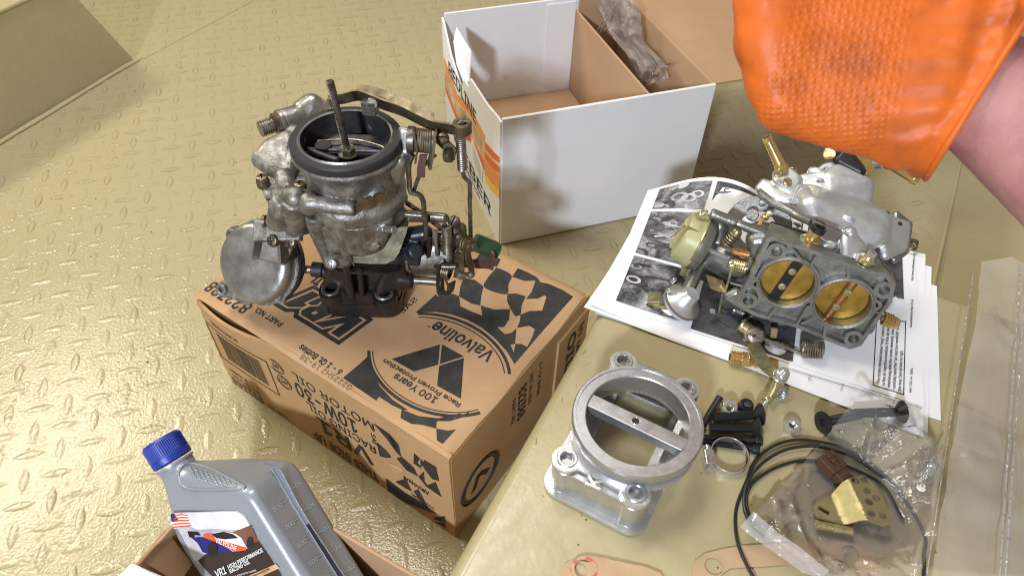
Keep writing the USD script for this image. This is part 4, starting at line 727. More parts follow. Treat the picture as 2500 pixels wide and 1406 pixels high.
cover = [blob([(w3(1640, 360, -.110), .004), (w3(1710, 345, -.112), .004), (w3(1930, 470, -.100), .006), (w3(1920, 590, -.090), .006), (w3(1650, 500, -.092), .006), (w3(1620, 420, -.100), .005)]),
  blob([(w3(1390, 440, -.098), .005), (w3(1470, 420, -.104), .005), (w3(1600, 400, -.105), .005), (w3(1420, 560, -.088), .007), (w3(1640, 600, -.082), .008), (w3(1960, 690, -.082), .008)]), blob([(w3(1505, 370, -.108), .0038), (w3(1535, 365, -.108), .0038), (w3(1600, 420, -.104), .006)]), blob([(w3(1570, 440, -.100), .0055), (w3(1545, 420, -.104), .004)])]
T.add('bowl_cover', rough(cast(cover, edge=.0035, it=3), .0002, 200, 6), 'alu_bright', smooth=True)
T.add('cover_edge', tube(smoothpath([w3(1395, 415, -.104), w3(1470, 405, -.108), w3(1500, 355, -.112), w3(1560, 360, -.112), w3(1600, 330, -.114), w3(1650, 318, -.114), w3(1680, 335, -.114)], 5), .0022, 8), 'alu_bright')
T.add('cover_bolt', ring(w3(1570, 445, -.094), WZa, .0040, .0026, .003, 24), 'zinc_clear')
T.add('rib_bar', [strip([w3(1420 + i * 40, 470 + i * 25, -.078), w3(1360 + i * 40, 620 + i * 20, -.066)], .0030, .002, WXa) for i in range(3)], 'alu_bright')
# choke-end cover with two screws and hose barb
T.add('end_cover', cast([blob([(w3(1105, 500, -.085), .004), (w3(1140, 455, -.090), .004), (w3(1250, 520, -.084), .005), (w3(1390, 560, -.078), .005), (w3(1330, 600, -.070), .004), (w3(1230, 580, -.072), .004)]), blob([(w3(1235, 385, -.098), .004), (w3(1330, 370, -.100), .004), (w3(1400, 440, -.092), .005), (w3(1350, 560, -.078), .005), (w3(1235, 440, -.088), .004)])], edge=.0035, it=3), 'alu_bright', smooth=True)
T.add('cover_gasket', tube(smoothpath([w3(1100, 515, -.078), w3(1180, 575, -.072), w3(1260, 625, -.068), w3(1370, 650, -.064), w3(1410, 690, -.058), w3(1540, 730, -.046), w3(1700, 800, -.040)], 5), .0026, 8), 'gasket_fibre')
T.add('lower_edge', tube(smoothpath([w3(1105, 540, -.074), w3(1200, 610, -.068), w3(1330, 670, -.062), w3(1400, 715, -.056), w3(1500, 760, -.044)], 5), .0034, 8), 'alu_new')
for q_ in ((1245, 390), (1318, 452)): T.add('cover_screw', screw(w3(*q_, -.083), unit(WZa + WYa * .6), .0042, .0026, 'cross'), 'zinc_yellow')
b0, b1 = w3(1285, 370, -.094), w3(1160, 108, -.094); bx_ = unit(b1 - b0); bl = np.linalg.norm(b1 - b0)
T.add('hose_barb', [hexa(b0, bx_, .0115, bl * .16), lathe([(0, bl * .14), (.0052, bl * .14)] + sum([[(.0058 - .00016 * i, bl * (.18 + .1 * i)), (.0050 - .00016 * i, bl * (.27 + .1 * i))] for i in range(7)], []) + [(.0048, bl * .88), (.0046, bl), (.0030, bl), (.0028, bl * .8), (0, bl * .8)], b0, bx_, 28)], 'brass')
T.add('barb_bore', cyl(b1 - bx_ * .003, b1 - bx_ * .0006, .0031), 'dark_void'); T.add('vent_stub', cyl(w3(1340, 350, -.100), w3(1385, 375, -.102), .0028), 'copper')
# air-horn plate behind
dn = unit(WZa * .75 + WYa * .35 - WXa * .25); T.add('air_horn_plate', [ring(w3(1090, 800, -.090), dn, .0315, .021, .003, 48), cyl(w3(1090, 800, -.092), w3(1090, 800, -.0915) + dn * .0, .001)] if False else [ring(w3(1090, 810, -.088), dn, .0330, .018, .0035, 48)], 'alu_new')
p = w3(1055, 705, -.080); T.add('horn_screw', [cyl(p, p + dn * .005, .0060), cyl(p + dn * .0045, p + dn * .0056, .0026)], 'alu_new')
for q_, m_ in (((1130, 610), 'alu_new'), ((1185, 690), 'zinc_yellow'), ((1150, 720), 'brass')): T.add('jet', screw(w3(*q_, -.066), unit(WZa + WYa * .3), .0036, .003, 'slot'), m_)
T.add('copper_tab', strip([w3(1130, 715, -.062), w3(1100, 790, -.058)], .0035, .0016, WXa), 'copper')
# idle jets and plugs on the bowl side
ja = unit(WYa * .9 + WXa * .1); j0 = w3(1492, 900, -.020)
T.add('idle_plug', [lathe([(0, 0), (.0082, 0), (.0082, .002), (.0062, .003), (.0062, .012), (0, .012)], j0, ja, 28)], 'brass'); T.add('plug_cap', [cyl(j0 + ja * .010, j0 + ja * .0155, .0066), bx((0, 0, 0), (.0085, .002, .003), frame(j0 + ja * .0158, ja))], 'steel_black')
T.add('vent_block', rbox((0, 0, 0), (.016, .012, .012), .0015, frame(w3(1655, 840, -.040), ja, WXa)), 'gasket_fibre')
T.add('ball_plug', [tm(blob([(w3(1800, 845, -.034), .0054), (w3(1802, 845, -.034), .0054)], 20)), cyl(w3(1775, 750, -.05), w3(1790, 720, -.052), .0062)], 'alu_bright')
k0 = w3(1910, 1065, -.012); T.add('fuel_screw', [lathe([(0, 0), (.0070, 0), (.0072, .003), (.0052, .0045), (.0046, .007), (0, .007)], k0, ja, 28)], 'zinc_yellow'); T.add('screw_tip', hexa(k0 + ja * .0065, ja, .0075, .0055, .0018), 'zinc_clear')
# automatic choke
ca = -unit(WXa - .10 * WYa); cc = w3(625, 905, -.052); 
T.add('choke_ring', [ring(cc - ca * .001, ca, .0300, .020, .0022, 48), tm(blob([(w3(690, 680, -.046), .003), (w3(640, 700, -.046), .003)], 8)), tm(blob([(w3(590, 1040, -.040), .003), (w3(520, 1150, -.044), .003)], 8))], 'zinc_yellow')
CCP = T.add('choke_cap', [lathe([(.0, 0), (.0275, 0), (.0275, .003), (.0262, .0062), (.0255, .013), (.0240, .0158), (.0205, .0170), (0, .0172)], cc, ca, 48)], 'choke_plastic')
T.add('cap_rib', [rbox((0, 0, 0), (.040, .010, .006), .002, frame(cc + ca * .0175, ca, unit(WYa + .35 * WZa)))], 'choke_plastic', parent=CCP)
T.add('choke_housing', lathe([(0, -.014), (.020, -.014), (.0265, -.010), (.0285, -.004), (.0285, -.001), (0, -.001)], cc, ca, 40), 'alu_new')
for q_ in ((622, 850), (605, 1010)): 
    p = w3(*q_, -.034); T.add('retainer_clip', strip([p + ca * .010, p + ca * .002, p - ca * .003], .0085, .0012, WYa), 'zinc_yellow')
for q_ in ((660, 700), (600, 1020)): T.add('retainer_screw', screw(w3(*q_, -.036), ca, .0036, .0026, 'cross'), 'zinc_yellow')
T.add('terminal', strip([w3(430, 875, -.040), w3(530, 795, -.040)], .0062, .0014, unit(WYa * .5 + WZa * .8)), 'copper')
# springs and studs
def sspr(a, b, r, n, m_='zinc_yellow', st=.5): T.add('adjuster_spring', spring(a, b, r, r * .2, n), m_); d_ = unit(b - a); T.add('adjuster_screw', [cyl(a - d_ * .002, b + d_ * .001, r * st), screw(b, d_, r * 1.0, r * 1.0, 'slot')], m_)
sspr(w3(850, 925, -.035), w3(925, 845, -.035), .0050, 5, 'olive_steel'); sspr(w3(1005, 1110, -.022), w3(905, 1085, -.022), .0052, 6); sspr(w4(2050, 395, -.012), w4(2125, 425, -.012), .0055, 4, 'brass'); sspr(w4(985, 360, -.03), w4(920, 335, -.03), .0026, 6, 'zinc_clear')
T.add('vacuum_tube', [cyl(w3(1030, 1010, -.03), w3(905, 975, -.03), .0036), ring(w3(905, 975, -.03), unit(w3(905, 975, -.03) - w3(1030, 1010, -.03)), .0040, .0022, .001, 20)], 'copper')
T.add('vacuum_rod', tube(smoothpath([w3(895, 1120, -.022), w3(850, 1270, -.022), w4(830, 200, -.022), w4(810, 290, -.024), w4(800, 370, -.024), w4(830, 450, -.022), w4(890, 515, -.016), w4(935, 515, -.012)], 5), .0013, 8), 'zinc_yellow')
# choke pull-off diaphragm
va = unit(WYa * .85 + WXa * .3 + WZa * .2); v0 = w3(520, 1365, -.008)
T.add('pulloff', [lathe([(0, -.012), (.012, -.011), (.0185, -.006), (.0200, -.002), (.0200, .0), (.0150, .003), (.0105, .008), (.0075, .016), (0, .016)], v0, va, 40)], 'alu_bright'); T.add('pulloff_seam', ring(v0 - va * .0016, va, .0206, .017, .0022, 40), 'gasket_fibre')
for q_ in ((435, 1215), (490, 1330), (400, 1290)): T.add('pulloff_screw', cyl(w3(*q_, -.004), w3(*q_, -.004) + va * .006, .0020), 'zinc_clear')
T.add('pulloff_lever', strip(smoothpath([w3(310, 1290, -.012), w3(300, 1370, -.012), w4(370, 310, -.004), w4(470, 375, .000)], 4), .012, .0018, unit(WXa + WYa * .4)), 'olive_steel')
T.add('linkage_plate', strip([w3(760, 1180, -.03), w3(800, 1290, -.02)], .018, .002, WXa), 'olive_steel')
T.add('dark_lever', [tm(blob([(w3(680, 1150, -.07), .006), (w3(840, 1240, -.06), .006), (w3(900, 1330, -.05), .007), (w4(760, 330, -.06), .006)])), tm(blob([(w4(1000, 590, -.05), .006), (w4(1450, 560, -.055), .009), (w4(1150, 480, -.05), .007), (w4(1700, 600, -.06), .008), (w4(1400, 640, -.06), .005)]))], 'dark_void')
# throttle lever below the flange
pvt = w4(1072, 532, .004); ta = unit(WZa * .75 + WYa * .55)
T.add('lever_pivot', [cyl(pvt - ta * .008, pvt - ta * .001, .0095), screw(pvt - ta * .001, ta, .0082, .0045, 'slot', WXa)], 'steel_old'); T.add('pivot_sleeve', [cyl(w4(960, 440, -.006), w4(1040, 500, -.004), .0065), hexa(w4(1190, 500, -.008), unit(WXa + WYa * .3), .010, .006)], 'zinc_yellow')
h4 = lambda x, y, z: Zp(1500 + x / 3.125, 650 + y / 3.125, z)
lz = (pvt + ta * .002)[2]
T.add('throttle_lever', strip(smoothpath([pvt + ta * .001 + WYa * .004, pvt + ta * .001 - WYa * .006, h4(1110, 690, ZP + .024), h4(1165, 770, ZP + .020), h4(1250, 835, ZP + .020)], 4), .0120, .0024, unit(np.cross(h4(1250, 835, ZP + .02) - pvt, FW))), 'olive_steel')
T.add('lever_tab', strip([w4(1010, 560, .004), w4(1020, 640, .006)], .007, .002, WXa), 'zinc_yellow')
n0 = h4(1272, 830, ZP + .0205); ta2 = unit(A3(.1, -.25, 1)); T.add('lever_nut', [hexa(n0, ta2, .0105, .006, .003), cyl(n0 + ta2 * .004, n0 + ta2 * .010, .003), ring(n0 - ta2 * .0035, ta2, .0072, .003, .0030)], 'zinc_clear')
r0, r1 = h4(1265, 870, ZP + .013), h4(1160, 1030, ZP + .008)
T.add('link_barrel', hexa(r0, r1 - r0, .0086, np.linalg.norm(r1 - r0)), 'zinc_yellow'); T.add('link_stud', [cyl(r1, r1 + unit(r1 - r0) * .007, .0022), tm(blob([(r1 + unit(r1 - r0) * .008, .0032), (r1 + unit(r1 - r0) * .0081, .0032)], 16))], 'zinc_clear')
T.add('drag_link', tube([w4(1140, 555, .004), w4(1260, 600, .004), w4(1500, 690, .006)], .0018, 8), 'steel_old'); T.add('link_collar', [ring(w4(1265, 600, .002), unit(w4(1500, 690) - w4(1140, 555)), .0036, .0016, .003, 16), ring(w4(1300, 615, .002), unit(w4(1500, 690) - w4(1140, 555)), .0036, .0016, .003, 16)], 'steel_old')
T.add('return_spring', spring(w4(1425, 625, .006), w4(1590, 635, .006), .0082, .0010, 9), 'steel_old'); T.add('spring_drum', cyl(w4(1420, 615, .004), w4(1600, 625, .004), .0066), 'rod_dark')
# fuel inlet at the far side, half behind the hand
i0 = w3(1905, 300, -.125); ia = unit(WZa * .9 + WYa * .3)
T.add('inlet_bolt', [cyl(i0 - ia * .012, i0, .0118, seg=36)], 'brass'); T.add('inlet_banjo', [ring(i0 - ia * .018, ia, .0135, .006, .007, 36), cyl(i0 - ia * .014, w3(2060, 290, -.130), .0085)], 'zinc_clear')
T.add('inlet_neck', tm(blob([(w3(1760, 240, -.130), .007), (w3(1720, 290, -.125), .007), (w3(1870, 370, -.118), .006)])), 'steel_black'); T.add('inlet_plug', cyl(w3(1650, 215, -.135), w3(1640, 240, -.125), .0062), 'brass')
m0, m1 = w3(2070, 300, -.128), w3(2310, 445, -.128); ma = unit(m1 - m0); ml = np.linalg.norm(m1 - m0)
T.add('inlet_hose_barb', [hexa(m0, ma, .0105, ml * .16), lathe([(0, ml * .14), (.0044, ml * .14), (.0044, ml * .78), (.0040, ml * .80), (.0040, ml * .83), (.0052, ml * .86), (.0044, ml), (.0024, ml), (.0022, ml * .9), (0, ml * .9)], m0, ma, 28)], 'brass')
# ================================================================== machined adapter
metal('alu_cast', (.74, .74, .745), (.66, .66, .665), .27, 30, .00006, 300, rvar=.08); metal('alu_machined', (.50, .51, .53), (.44, .45, .47), .34, 60, .00004, 400, rvar=.05)
zA = lambda x, y, z: Zp(1300 + x / 2.44, 830 + y / 2.44, z)
za = ZP + .040
hp = [zA(535, 122, za), zA(915, 285, za), zA(620, 912, za), zA(215, 705, za)]      # far left, far right, near right, near left
ac = sum(hp) / 4; ax = unit((hp[1] - hp[0]) + (hp[2] - hp[3])); ay = np.cross(zz, ax)
hw = np.mean([np.linalg.norm(hp[1] - hp[0]), np.linalg.norm(hp[2] - hp[3])]) / 2; hh = np.mean([np.linalg.norm(hp[3] - hp[0]), np.linalg.norm(hp[2] - hp[1])]) / 2
AF = lambda z: frame(A3(ac[0], ac[1], z), zz, ax)
rc = zA(622, 490, ZP + .052); rloc = ((rc - ac) @ ax, (rc - ac) @ ay)
T = Thing('adapter', 'shiny aluminium adapter with a big round opening, a cross bar and four bolt holes', 'adapter', A3(ac[0], ac[1], ZP + .0005))
corners = [(-hw, hh), (hw, hh), (hw, -hh), (-hw, -hh)]
rect = sbox(-hw, -hh, hw, hh); bossd = unary_union([Point(c).buffer(.0115) for c in corners])
ring_o = Point(rloc).buffer(.0500, 48); rin = .0402
plate_s = unary_union([rect.buffer(.004), bossd]).buffer(-.004).buffer(.004).difference(unary_union([sbox(-hw + .013, -hh - .02, hw - .018, -hh - .0065)]))
hl = unary_union([Point(c).buffer(.0052) for c in corners])
T.add('top_plate', extr(unary_union([plate_s, ring_o]).buffer(.003).buffer(-.003).difference(unary_union([Point(rloc).buffer(rin), hl])), .0052, AF(za - .0052), .0008), 'alu_cast')
T.add('ring', lathe([(rin, -.004), (.0478, -.004), (.0480, .001), (.0486, .0035), (.0490, .0085), (.0510, .0105), (.0512, .0165), (.0502, .0182), (.0482, .0182), (.0480, .0172), (rin + .0008, .0172), (rin, .0164), (rin, -.004)], A3(rc[0], rc[1], za), zz, 72), 'alu_machined')
wall = rect.buffer(.0095); metal('alu_wall', (.58, .58, .58), (.50, .50, .50), .24, 40, .00005, 200, rvar=.04); T.add('wall', extr(wall.difference(wall.buffer(-.005)), .030, AF(ZP + .0055), 0), 'alu_wall', smooth=30)
T.add('base', extr(rect.buffer(.0155).difference(rect.buffer(-.004).buffer(-.008).buffer(.008)), .0055, AF(ZP + .0006), .0010), 'alu_cast')
for c in corners:
    o = ac + ax * c[0] + ay * c[1]; T.add('bolt_post', cyl(A3(o[0], o[1], ZP + .005), A3(o[0], o[1], za - .005), .0112), 'alu_wall')
    T.add('counterbore', [ring(A3(o[0], o[1], za - .0002), zz, .0082, .0052, .0012, 28), lathe([(.0052, -.004), (.0052, -.010), (.0028, -.010), (.0028, -.02)], A3(o[0], o[1], za + .004), zz, 24)], 'alu_machined')
for c in corners: o = ac + ax * c[0] + ay * c[1]; T.add('bolt_hole', cyl(A3(o[0], o[1], za - .0075), A3(o[0], o[1], za - .0055), .0034), 'dark_void')
for x in (): T.add('fillet_rib', cyl(ac * [1, 1, 0] + ax * hw * x - ay * (hh + .0065) + A3(0, 0, ZP + .005), ac * [1, 1, 0] + ax * hw * x - ay * (hh + .0062) + A3(0, 0, za - .005), .0028), 'alu_cast')
c0, c1_ = zA(335, 372, za + .010), zA(895, 640, za + .010); cd = unit(c1_ - c0); cm = (c0 + c1_) / 2
T.add('cross_bar', [rbox((0, 0, 0), (np.linalg.norm(c1_ - c0) + .006, .0122, .010), .0008, frame(cm, zz, cd))], 'alu_machined')
T.add('bar_hole', [cyl(cm + A3(0, 0, .0042), cm + A3(0, 0, .0053), .0030, seg=24)], 'dark_void'); T.add('bar_hole_rim', ring(cm + A3(0, 0, .0046), zz, .0036, .0026, .0009, 24), 'alu_cast')
T.add('lettering', meshkit.text_mesh('K', .0115, .0011, True).apply_transform(frame(zA(395, 905, za) + A3(0, 0, .0), zz, unit(zA(425, 830, za) - zA(395, 905, za)))), 'alu_cast', smooth=False)

# ================================================================== instruction sheets
N = {'g': ('texture_coordinate', {}), 'a': ('noise_texture', {'scale': 36, 'detail': 12, 'roughness': .74, 'distortion': .5}), 'r': ('rgb_ramp', {'ramp': [(0, (.012, .012, .014)), (.40, (.02, .02, .023)), (.50, (.13, .13, .14)), (.58, (.30, .30, .31)), (.70, (.58, .58, .60)), (1, (.8, .8, .82))]}), 'p': ('principled_bsdf', {'roughness': .42})}
MAT['photo_print'] = usdkit.material(stage, '/World/Looks/photo_print', N, [('g.object', 'a.vector'), ('a.fac', 'r.fac'), ('r.color', 'p.base_color')], surface='p.BSDF')
mat('photo_dark', (.02, .02, .022), .4, color2=(.10, .10, .105), mscale=55, detail=8); mat('photo_mid', (.18, .18, .19), .4, color2=(.50, .50, .52), mscale=50, detail=8); mat('photo_light', (.60, .60, .62), .4, color2=(.34, .34, .36), mscale=70, detail=8); mat('toner', (.03, .03, .033), .5)
def sheet_fn(cs, z, bow, edge=0, ph=0):
    P = [Zp(*c, ZP) for c in cs]
    def f(s, t):
        p = P[0] * (1 - s) * (1 - t) + P[1] * s * (1 - t) + P[2] * s * t + P[3] * (1 - s) * t
        h = bow * math.sin(math.pi * min(1, s / .56)) ** 1.1 * max(0, 1 - t * 1.7) ** 1.6 if s < .56 else 0
        h += edge * max(0, t - .8) * 5 * (.5 + .5 * math.sin(9 * s + ph)) * max(0, 1 - s * 1.6) + edge * .6 * max(0, s - .9) * 10 * max(0, .4 - t)
        return p + A3(0, 0, z + h)
    return f
SH = [([(1604, 505), (2286, 700), (2296, 1028), (1452, 768)], .0008, .030, .0015, 0, 'undermost white sheet of the stack, its corner showing farthest right by the clear bag'),
      ([(1596, 495), (2272, 655), (2263, 1059), (1424, 757)], .0016, .032, .003, 1, 'white sheet in the stack whose left corner juts out over the carton'),
      ([(1588, 484), (2256, 626), (2251, 1070), (1436, 752)], .0024, .034, .004, 2, 'white sheet directly under the photo page, nearest corner by the black bolts'),
      ([(1581, 470), (2228, 598), (2252, 998), (1466, 742)], .0034, .037, .002, 3, 'topmost printed page with black and white photos under the new carburetor')]
for i, (cs, z, bow, ed, ph, lab) in enumerate(SH):
    f = sheet_fn(cs, z, bow, ed, ph); T = Thing('instruction_sheet', lab, 'paper sheet', Zp(*cs[3], ZP), 'stacked instruction sheets')
    g_ = grid(f, 90, 40); 
    if g_.face_normals[:, 2].mean() < 0: g_.invert()
    T.add('page', g_, 'paper', smooth=True)
    if i == 2: fs = f
topf = f
def onp(pts, mt, nm, lift=.0009, n=6, fn=None):
    """print laid on the bowed page, by page coordinates"""
    fn = fn or topf; g = Polygon(pts); m = trimesh.creation.extrude_polygon(g, .01, engine='earcut'); v2, f2 = trimesh.creation.triangulate_polygon(g, engine='earcut')
    m = trimesh.Trimesh(np.c_[v2, np.zeros(len(v2))], f2, process=False).subdivide_to_size(.012) if n else m
    V = np.array([fn(a, b) for a, b in m.vertices[:, :2]]); V[:, 2] += lift; t = trimesh.Trimesh(V, m.faces, process=False); t.invert() if t.face_normals[:, 2].mean() < 0 else None
    T.add(nm, t, mt, smooth=True)
def onp2(g, mt, lift):
    v2, f2 = trimesh.creation.triangulate_polygon(g, engine='earcut'); V = np.array([topf(a, b) for a, b in v2]); V[:, 2] += lift; t = trimesh.Trimesh(V, f2, process=False); t.invert() if t.face_normals[:, 2].mean() < 0 else None
    T.add('photo_detail', t, mt, smooth=False)
rct = lambda s0, s1, t0, t1: [(s0, t0), (s1, t0), (s1, t1), (s0, t1)]
for r, m_ in ((rct(.045, .232, .025, .20), 'photo_print'), (rct(.25, .60, .025, .42), 'photo_dark'), (rct(.045, .232, .225, .575), 'photo_print'), (rct(.045, .26, .60, .965), 'photo_print'), (rct(.25, .60, .44, .60), 'photo_print'), (rct(.30, .62, .62, 1.0 - .01), 'photo_dark'), (rct(.62, .955, .03, .42), 'photo_dark')): onp(r, m_, 'photo')
R2 = random.Random(11)
for (s0_, s1_, t0_, t1_), n_ in (((.05, .228, .03, .195), 16), ((.05, .228, .23, .57), 26), ((.05, .255, .605, .96), 26), ((.255, .595, .03, .41), 16), ((.255, .595, .445, .595), 8), ((.305, .615, .625, .985), 14), ((.625, .95, .035, .415), 10)):
    for _ in range(n_):
        cx_, cy_ = R2.uniform(s0_, s1_), R2.uniform(t0_, t1_); a_ = R2.uniform(.006, .034); b_ = a_ * R2.uniform(.5, 1.6); rot = R2.uniform(0, 3.14); k_ = R2.choice('crbb')
        if k_ == 'c': g_ = affinity.scale(Point(cx_, cy_).buffer(a_, 7), 1, b_ / a_)
        elif k_ == 'r': g_ = Point(cx_, cy_).buffer(a_, 7).difference(Point(cx_, cy_).buffer(a_ * .6, 6))
        else: g_ = affinity.rotate(sbox(cx_ - a_ * 1.5, cy_ - .004, cx_ + a_ * 1.5, cy_ + R2.uniform(.004, .016)), math.degrees(rot))
        g_ = g_.intersection(sbox(s0_, t0_, s1_, t1_))
        for q_ in polys(g_):
            if q_.area > 2e-5: onp2(q_, R2.choice(['photo_light', 'photo_mid', 'photo_dark', 'photo_dark', 'photo_mid', 'photo_print']), .0015 + .00004 * (_ % 12))
PG = Plane(A3(0, 0, ZP + .0036), zz, .0004)
p4 = lambda x, y: (1500 + x / 3.125, 650 + y / 3.125)
def pt(t, a, b, c, bold=False): T.add('lettering', PG.text(t, p4(*a), p4(*b), p4(*c), bold), 'toner', smooth=False)
for t, a, b in (('The choke element below "may" come too close', (2022, 893), (2068, 385)), ('to the air injection manifold. If this air manifold is', (2062, 908), (2105, 390)), ('interfering with the choke element, you can', (2102, 922), (2135, 440)), ('carefully bend the "air injection manifold" out of', (2142, 935), (2172, 430)), ('the way. See picture to right.', (2184, 948), (2200, 640))): pt(t, a, b, (a[0] - 24, a[1] + 6))
for a, b in (((1972, 905), (2205, 978)), ((2205, 978), (2221, 420)), ((1972, 905), (2000, 400)), ((2000, 400), (2221, 425))): T.add('box_rule', PG.line([p4(*a), p4(*b)], .0008), 'toner', smooth=False)
pt('444-743-in- 3504', (2265, 965), (2277, 780), (2245, 965)); pt('Assembled in the U.S.A', (2268, 468), (2280, 255), (2250, 468)); pt('http://www.redlineweber.com', (2278, 110), (2292, -95), (2262, 110))
PG.P0 = A3(0, 0, ZP + .0026 + .0012)
pt('12.', (1475, 866), (1500, 872), (1482, 838)); pt('13.', (1735, 955), (1745, 925), (1722, 952)); pt('R', (1738, 915), (1752, 905), (1730, 908)); pt('3-in-', (2128, 1075), (2140, 1030), (2110, 1072))
T.add('arrow', PG.line([p4(2110, 92), p4(2205, 72)], .0009), 'paper', smooth=False); T.add('arrow', PG.line([p4(2140, 232), p4(2208, 290)], .0009), 'paper', smooth=False)
T.add('rule', PG.line([p4(1310, 780), p4(1700, 895), p4(2345, 1085)], .0006), 'toner', smooth=False)
# ================================================================== loose hardware on the wheel box
zH = lambda x, y, z=0: Zp(1650 + x / 2.954, 930 + y / 2.954, ZP + z)
def mat4(o, z, x=None): return frame(o, z, x)
# black countersunk bolts: built along +z with the head at the end
def cbolt(label):
    T = Thing('countersunk_bolt', label, 'bolt', (0, 0, 0), 'black countersunk bolts')
    T.add('thread', thread((0, 0, 0), (0, 0, .036), .0042, .0013), 'steel_black')
    T.add('head', lathe([(0, .0355), (.0042, .0355), (.0098, .0405), (.0098, .0415), (.0092, .0418), (.0034, .0418), (.0034, .0395), (0, .0395)], (0, 0, 0), (0, 0, 1), 32), 'steel_black'); return T
B = cbolt('black countersunk bolt of the left pile, its head under the end of the linkage')
def lay(src, a, b, za_, zb_, label=None, roll=0):
    p, q_ = zH(*a, za_), zH(*b, zb_); m = mat4(p, q_ - p)
    if label is None: place(src, m)
    else: copy_thing(src, label, m)
lay(B, (272, 265), (622, 238), .0062, .0095)
lay(B, (240, 335), (600, 340), .0046, .0092, 'black countersunk bolt of the left pile, lying just in front of the other')
lay(B, (1330, 240), (1110, 288), .0050, .0098, 'black countersunk bolt with its head facing left beside the clear bag')
lay(B, (1290, 232), (1610, 222), .0085, .0110, 'black countersunk bolt with its head on the white sheet, right of the clear bag')
S = Thing('cap_screw', 'thin black cap screw lying in front of the countersunk bolts, head to the right', 'screw', (0, 0, 0), 'thin black cap screws')
S.add('thread', [thread((0, 0, 0), (0, 0, .028), .0026, .001), cyl((0, 0, .027), (0, 0, .044), .0026)], 'steel_black'); S.add('head', lathe([(0, .0435), (.0042, .0435), (.0045, .044), (.0045, .0485), (.0042, .049), (.0024, .049), (.0024, .047), (0, .047)], (0, 0, 0), (0, 0, 1), 28), 'steel_black')
lay(S, (196, 402), (625, 432), .0040, .0050); lay(S, (170, 435), (590, 492), .0030, .0046, 'thin black cap screw nearest the worm hose clamp')
single('black_stud', tube([zH(186, 340, .003), zH(250, 225, .004), zH(318, 118, .0075)], [.0029, .0031, .0032], 12), 'steel_black', 'plain black rod leaning beside the adapter ring', 'rod')
NT = Thing('hex_nut', 'shiny hex nut tilted on edge against the black bolts', 'nut', (0, 0, 0), 'shiny zinc hex nuts')
NT.add('body', hexa((0, 0, -.0032), (0, 0, 1), .0128, .0064, .0040), 'zinc_clear'); NT.add('thread', lathe([(.0036, -.0028)] + sum([[(.0040, -.0026 + i * .001), (.0035, -.0021 + i * .001)] for i in range(5)], []) + [(.0040, .0028)], (0, 0, 0), (0, 0, 1), 24), 'zinc_clear')
place(NT, mat4(zH(383, 190, .0062), unit(A3(.05, -.45, 1)), (1, .3, 0)))
copy_thing(NT, 'shiny hex nut standing against the edge of the sheets, behind the linkage', mat4(zH(752, 92, .0066), unit(A3(.2, -1, .45)), (1, .2, .3)))
copy_thing(NT, 'shiny hex nut lying alone in the open, left of the clear bag', mat4(zH(838, 325, .0040), unit(A3(.05, -.12, 1)), (1, .5, 0)))
T = Thing('black_nut', 'small black socket nut between the shiny nut and the bolt heads', 'nut', zH(490, 190, 0)); T.add('body', [ring(zH(490, 190, .001), unit(A3(.05, -.3, 1)), .0062, .0030, .008, 28), cyl(zH(490, 190, .001), zH(490, 190, .005), .0058)], 'steel_black')
# worm hose clamp
hc = zH(372, 562, 0); T = Thing('hose_clamp', 'small steel worm hose clamp with a slotted band', 'hose clamp', hc)
hcn = unit(A3(-.04, -.12, 1)); T.add('band', ring(hc + A3(0, 0, .0006), hcn, .0158, .0149, .0090, 64, .0002), 'zinc_clear')
Fh = frame(hc + A3(0, 0, .0050), hcn)
slots = []
for i in range(44):
    a_ = 2 * math.pi * i / 44
    if -3.6 + 6.28 < a_ % 6.28 < 3.4: continue
    slots.append(bx((0, 0, 0), (.0012, .0004, .0062), Fh @ frame((.01592 * math.cos(a_), .01592 * math.sin(a_), 0), (.2 * -math.sin(a_), .2 * math.cos(a_), 1), (-math.sin(a_), math.cos(a_), 0)))); slots.append(bx((0, 0, 0), (.0012, .0004, .0062), Fh @ frame((.01478 * math.cos(a_), .01478 * math.sin(a_), 0), (.2 * -math.sin(a_), .2 * math.cos(a_), 1), (-math.sin(a_), math.cos(a_), 0))))
T.add('slots', slots, 'dark_void', smooth=False)
h0, h1 = zH(228, 500, .007), zH(248, 612, .006); T.add('housing', [rbox((0, 0, 0), (.0088, .0082, .0135), .0014, frame((h0 + h1) / 2, h1 - h0))], 'zinc_clear'); T.add('worm_screw', [thread(h0 + (h0 - h1) * .32, h0, .0030, .0012), hexa(h1, h1 - h0, .0078, .0035)], 'zinc_clear')
# brass hose fitting under the lever
g0, g1 = Zp(1500 + 880 / 3.125, 650 + 690 / 3.125, ZP + .0075), Zp(1500 + 1240 / 3.125, 650 + 752 / 3.125, ZP + .0075); gd = unit(g1 - g0); gl = np.linalg.norm(g1 - g0)
T = Thing('brass_fitting', 'brass threaded hose fitting lying on the sheets under the olive lever', 'fitting', g0 - A3(0, 0, .0075))
T.add('thread', thread(g0, g0 + gd * gl * .24, .0066, .0021), 'brass'); T.add('hex', hexa(g0 + gd * gl * .24, gd, .0128, gl * .14), 'brass'); T.add('barb', lathe([(0, 0), (.0062, 0)] + sum([[(.0066, .0005 + i * gl * .15), (.0052, gl * .14 + i * gl * .15)] for i in range(4)], []) + [(.0050, gl * .62), (0, gl * .62)], g0 + gd * gl * .38, gd, 28), 'brass'); T.add('hole', cyl(g0 - gd * .0004, g0 + gd * .001, .0036), 'dark_void')
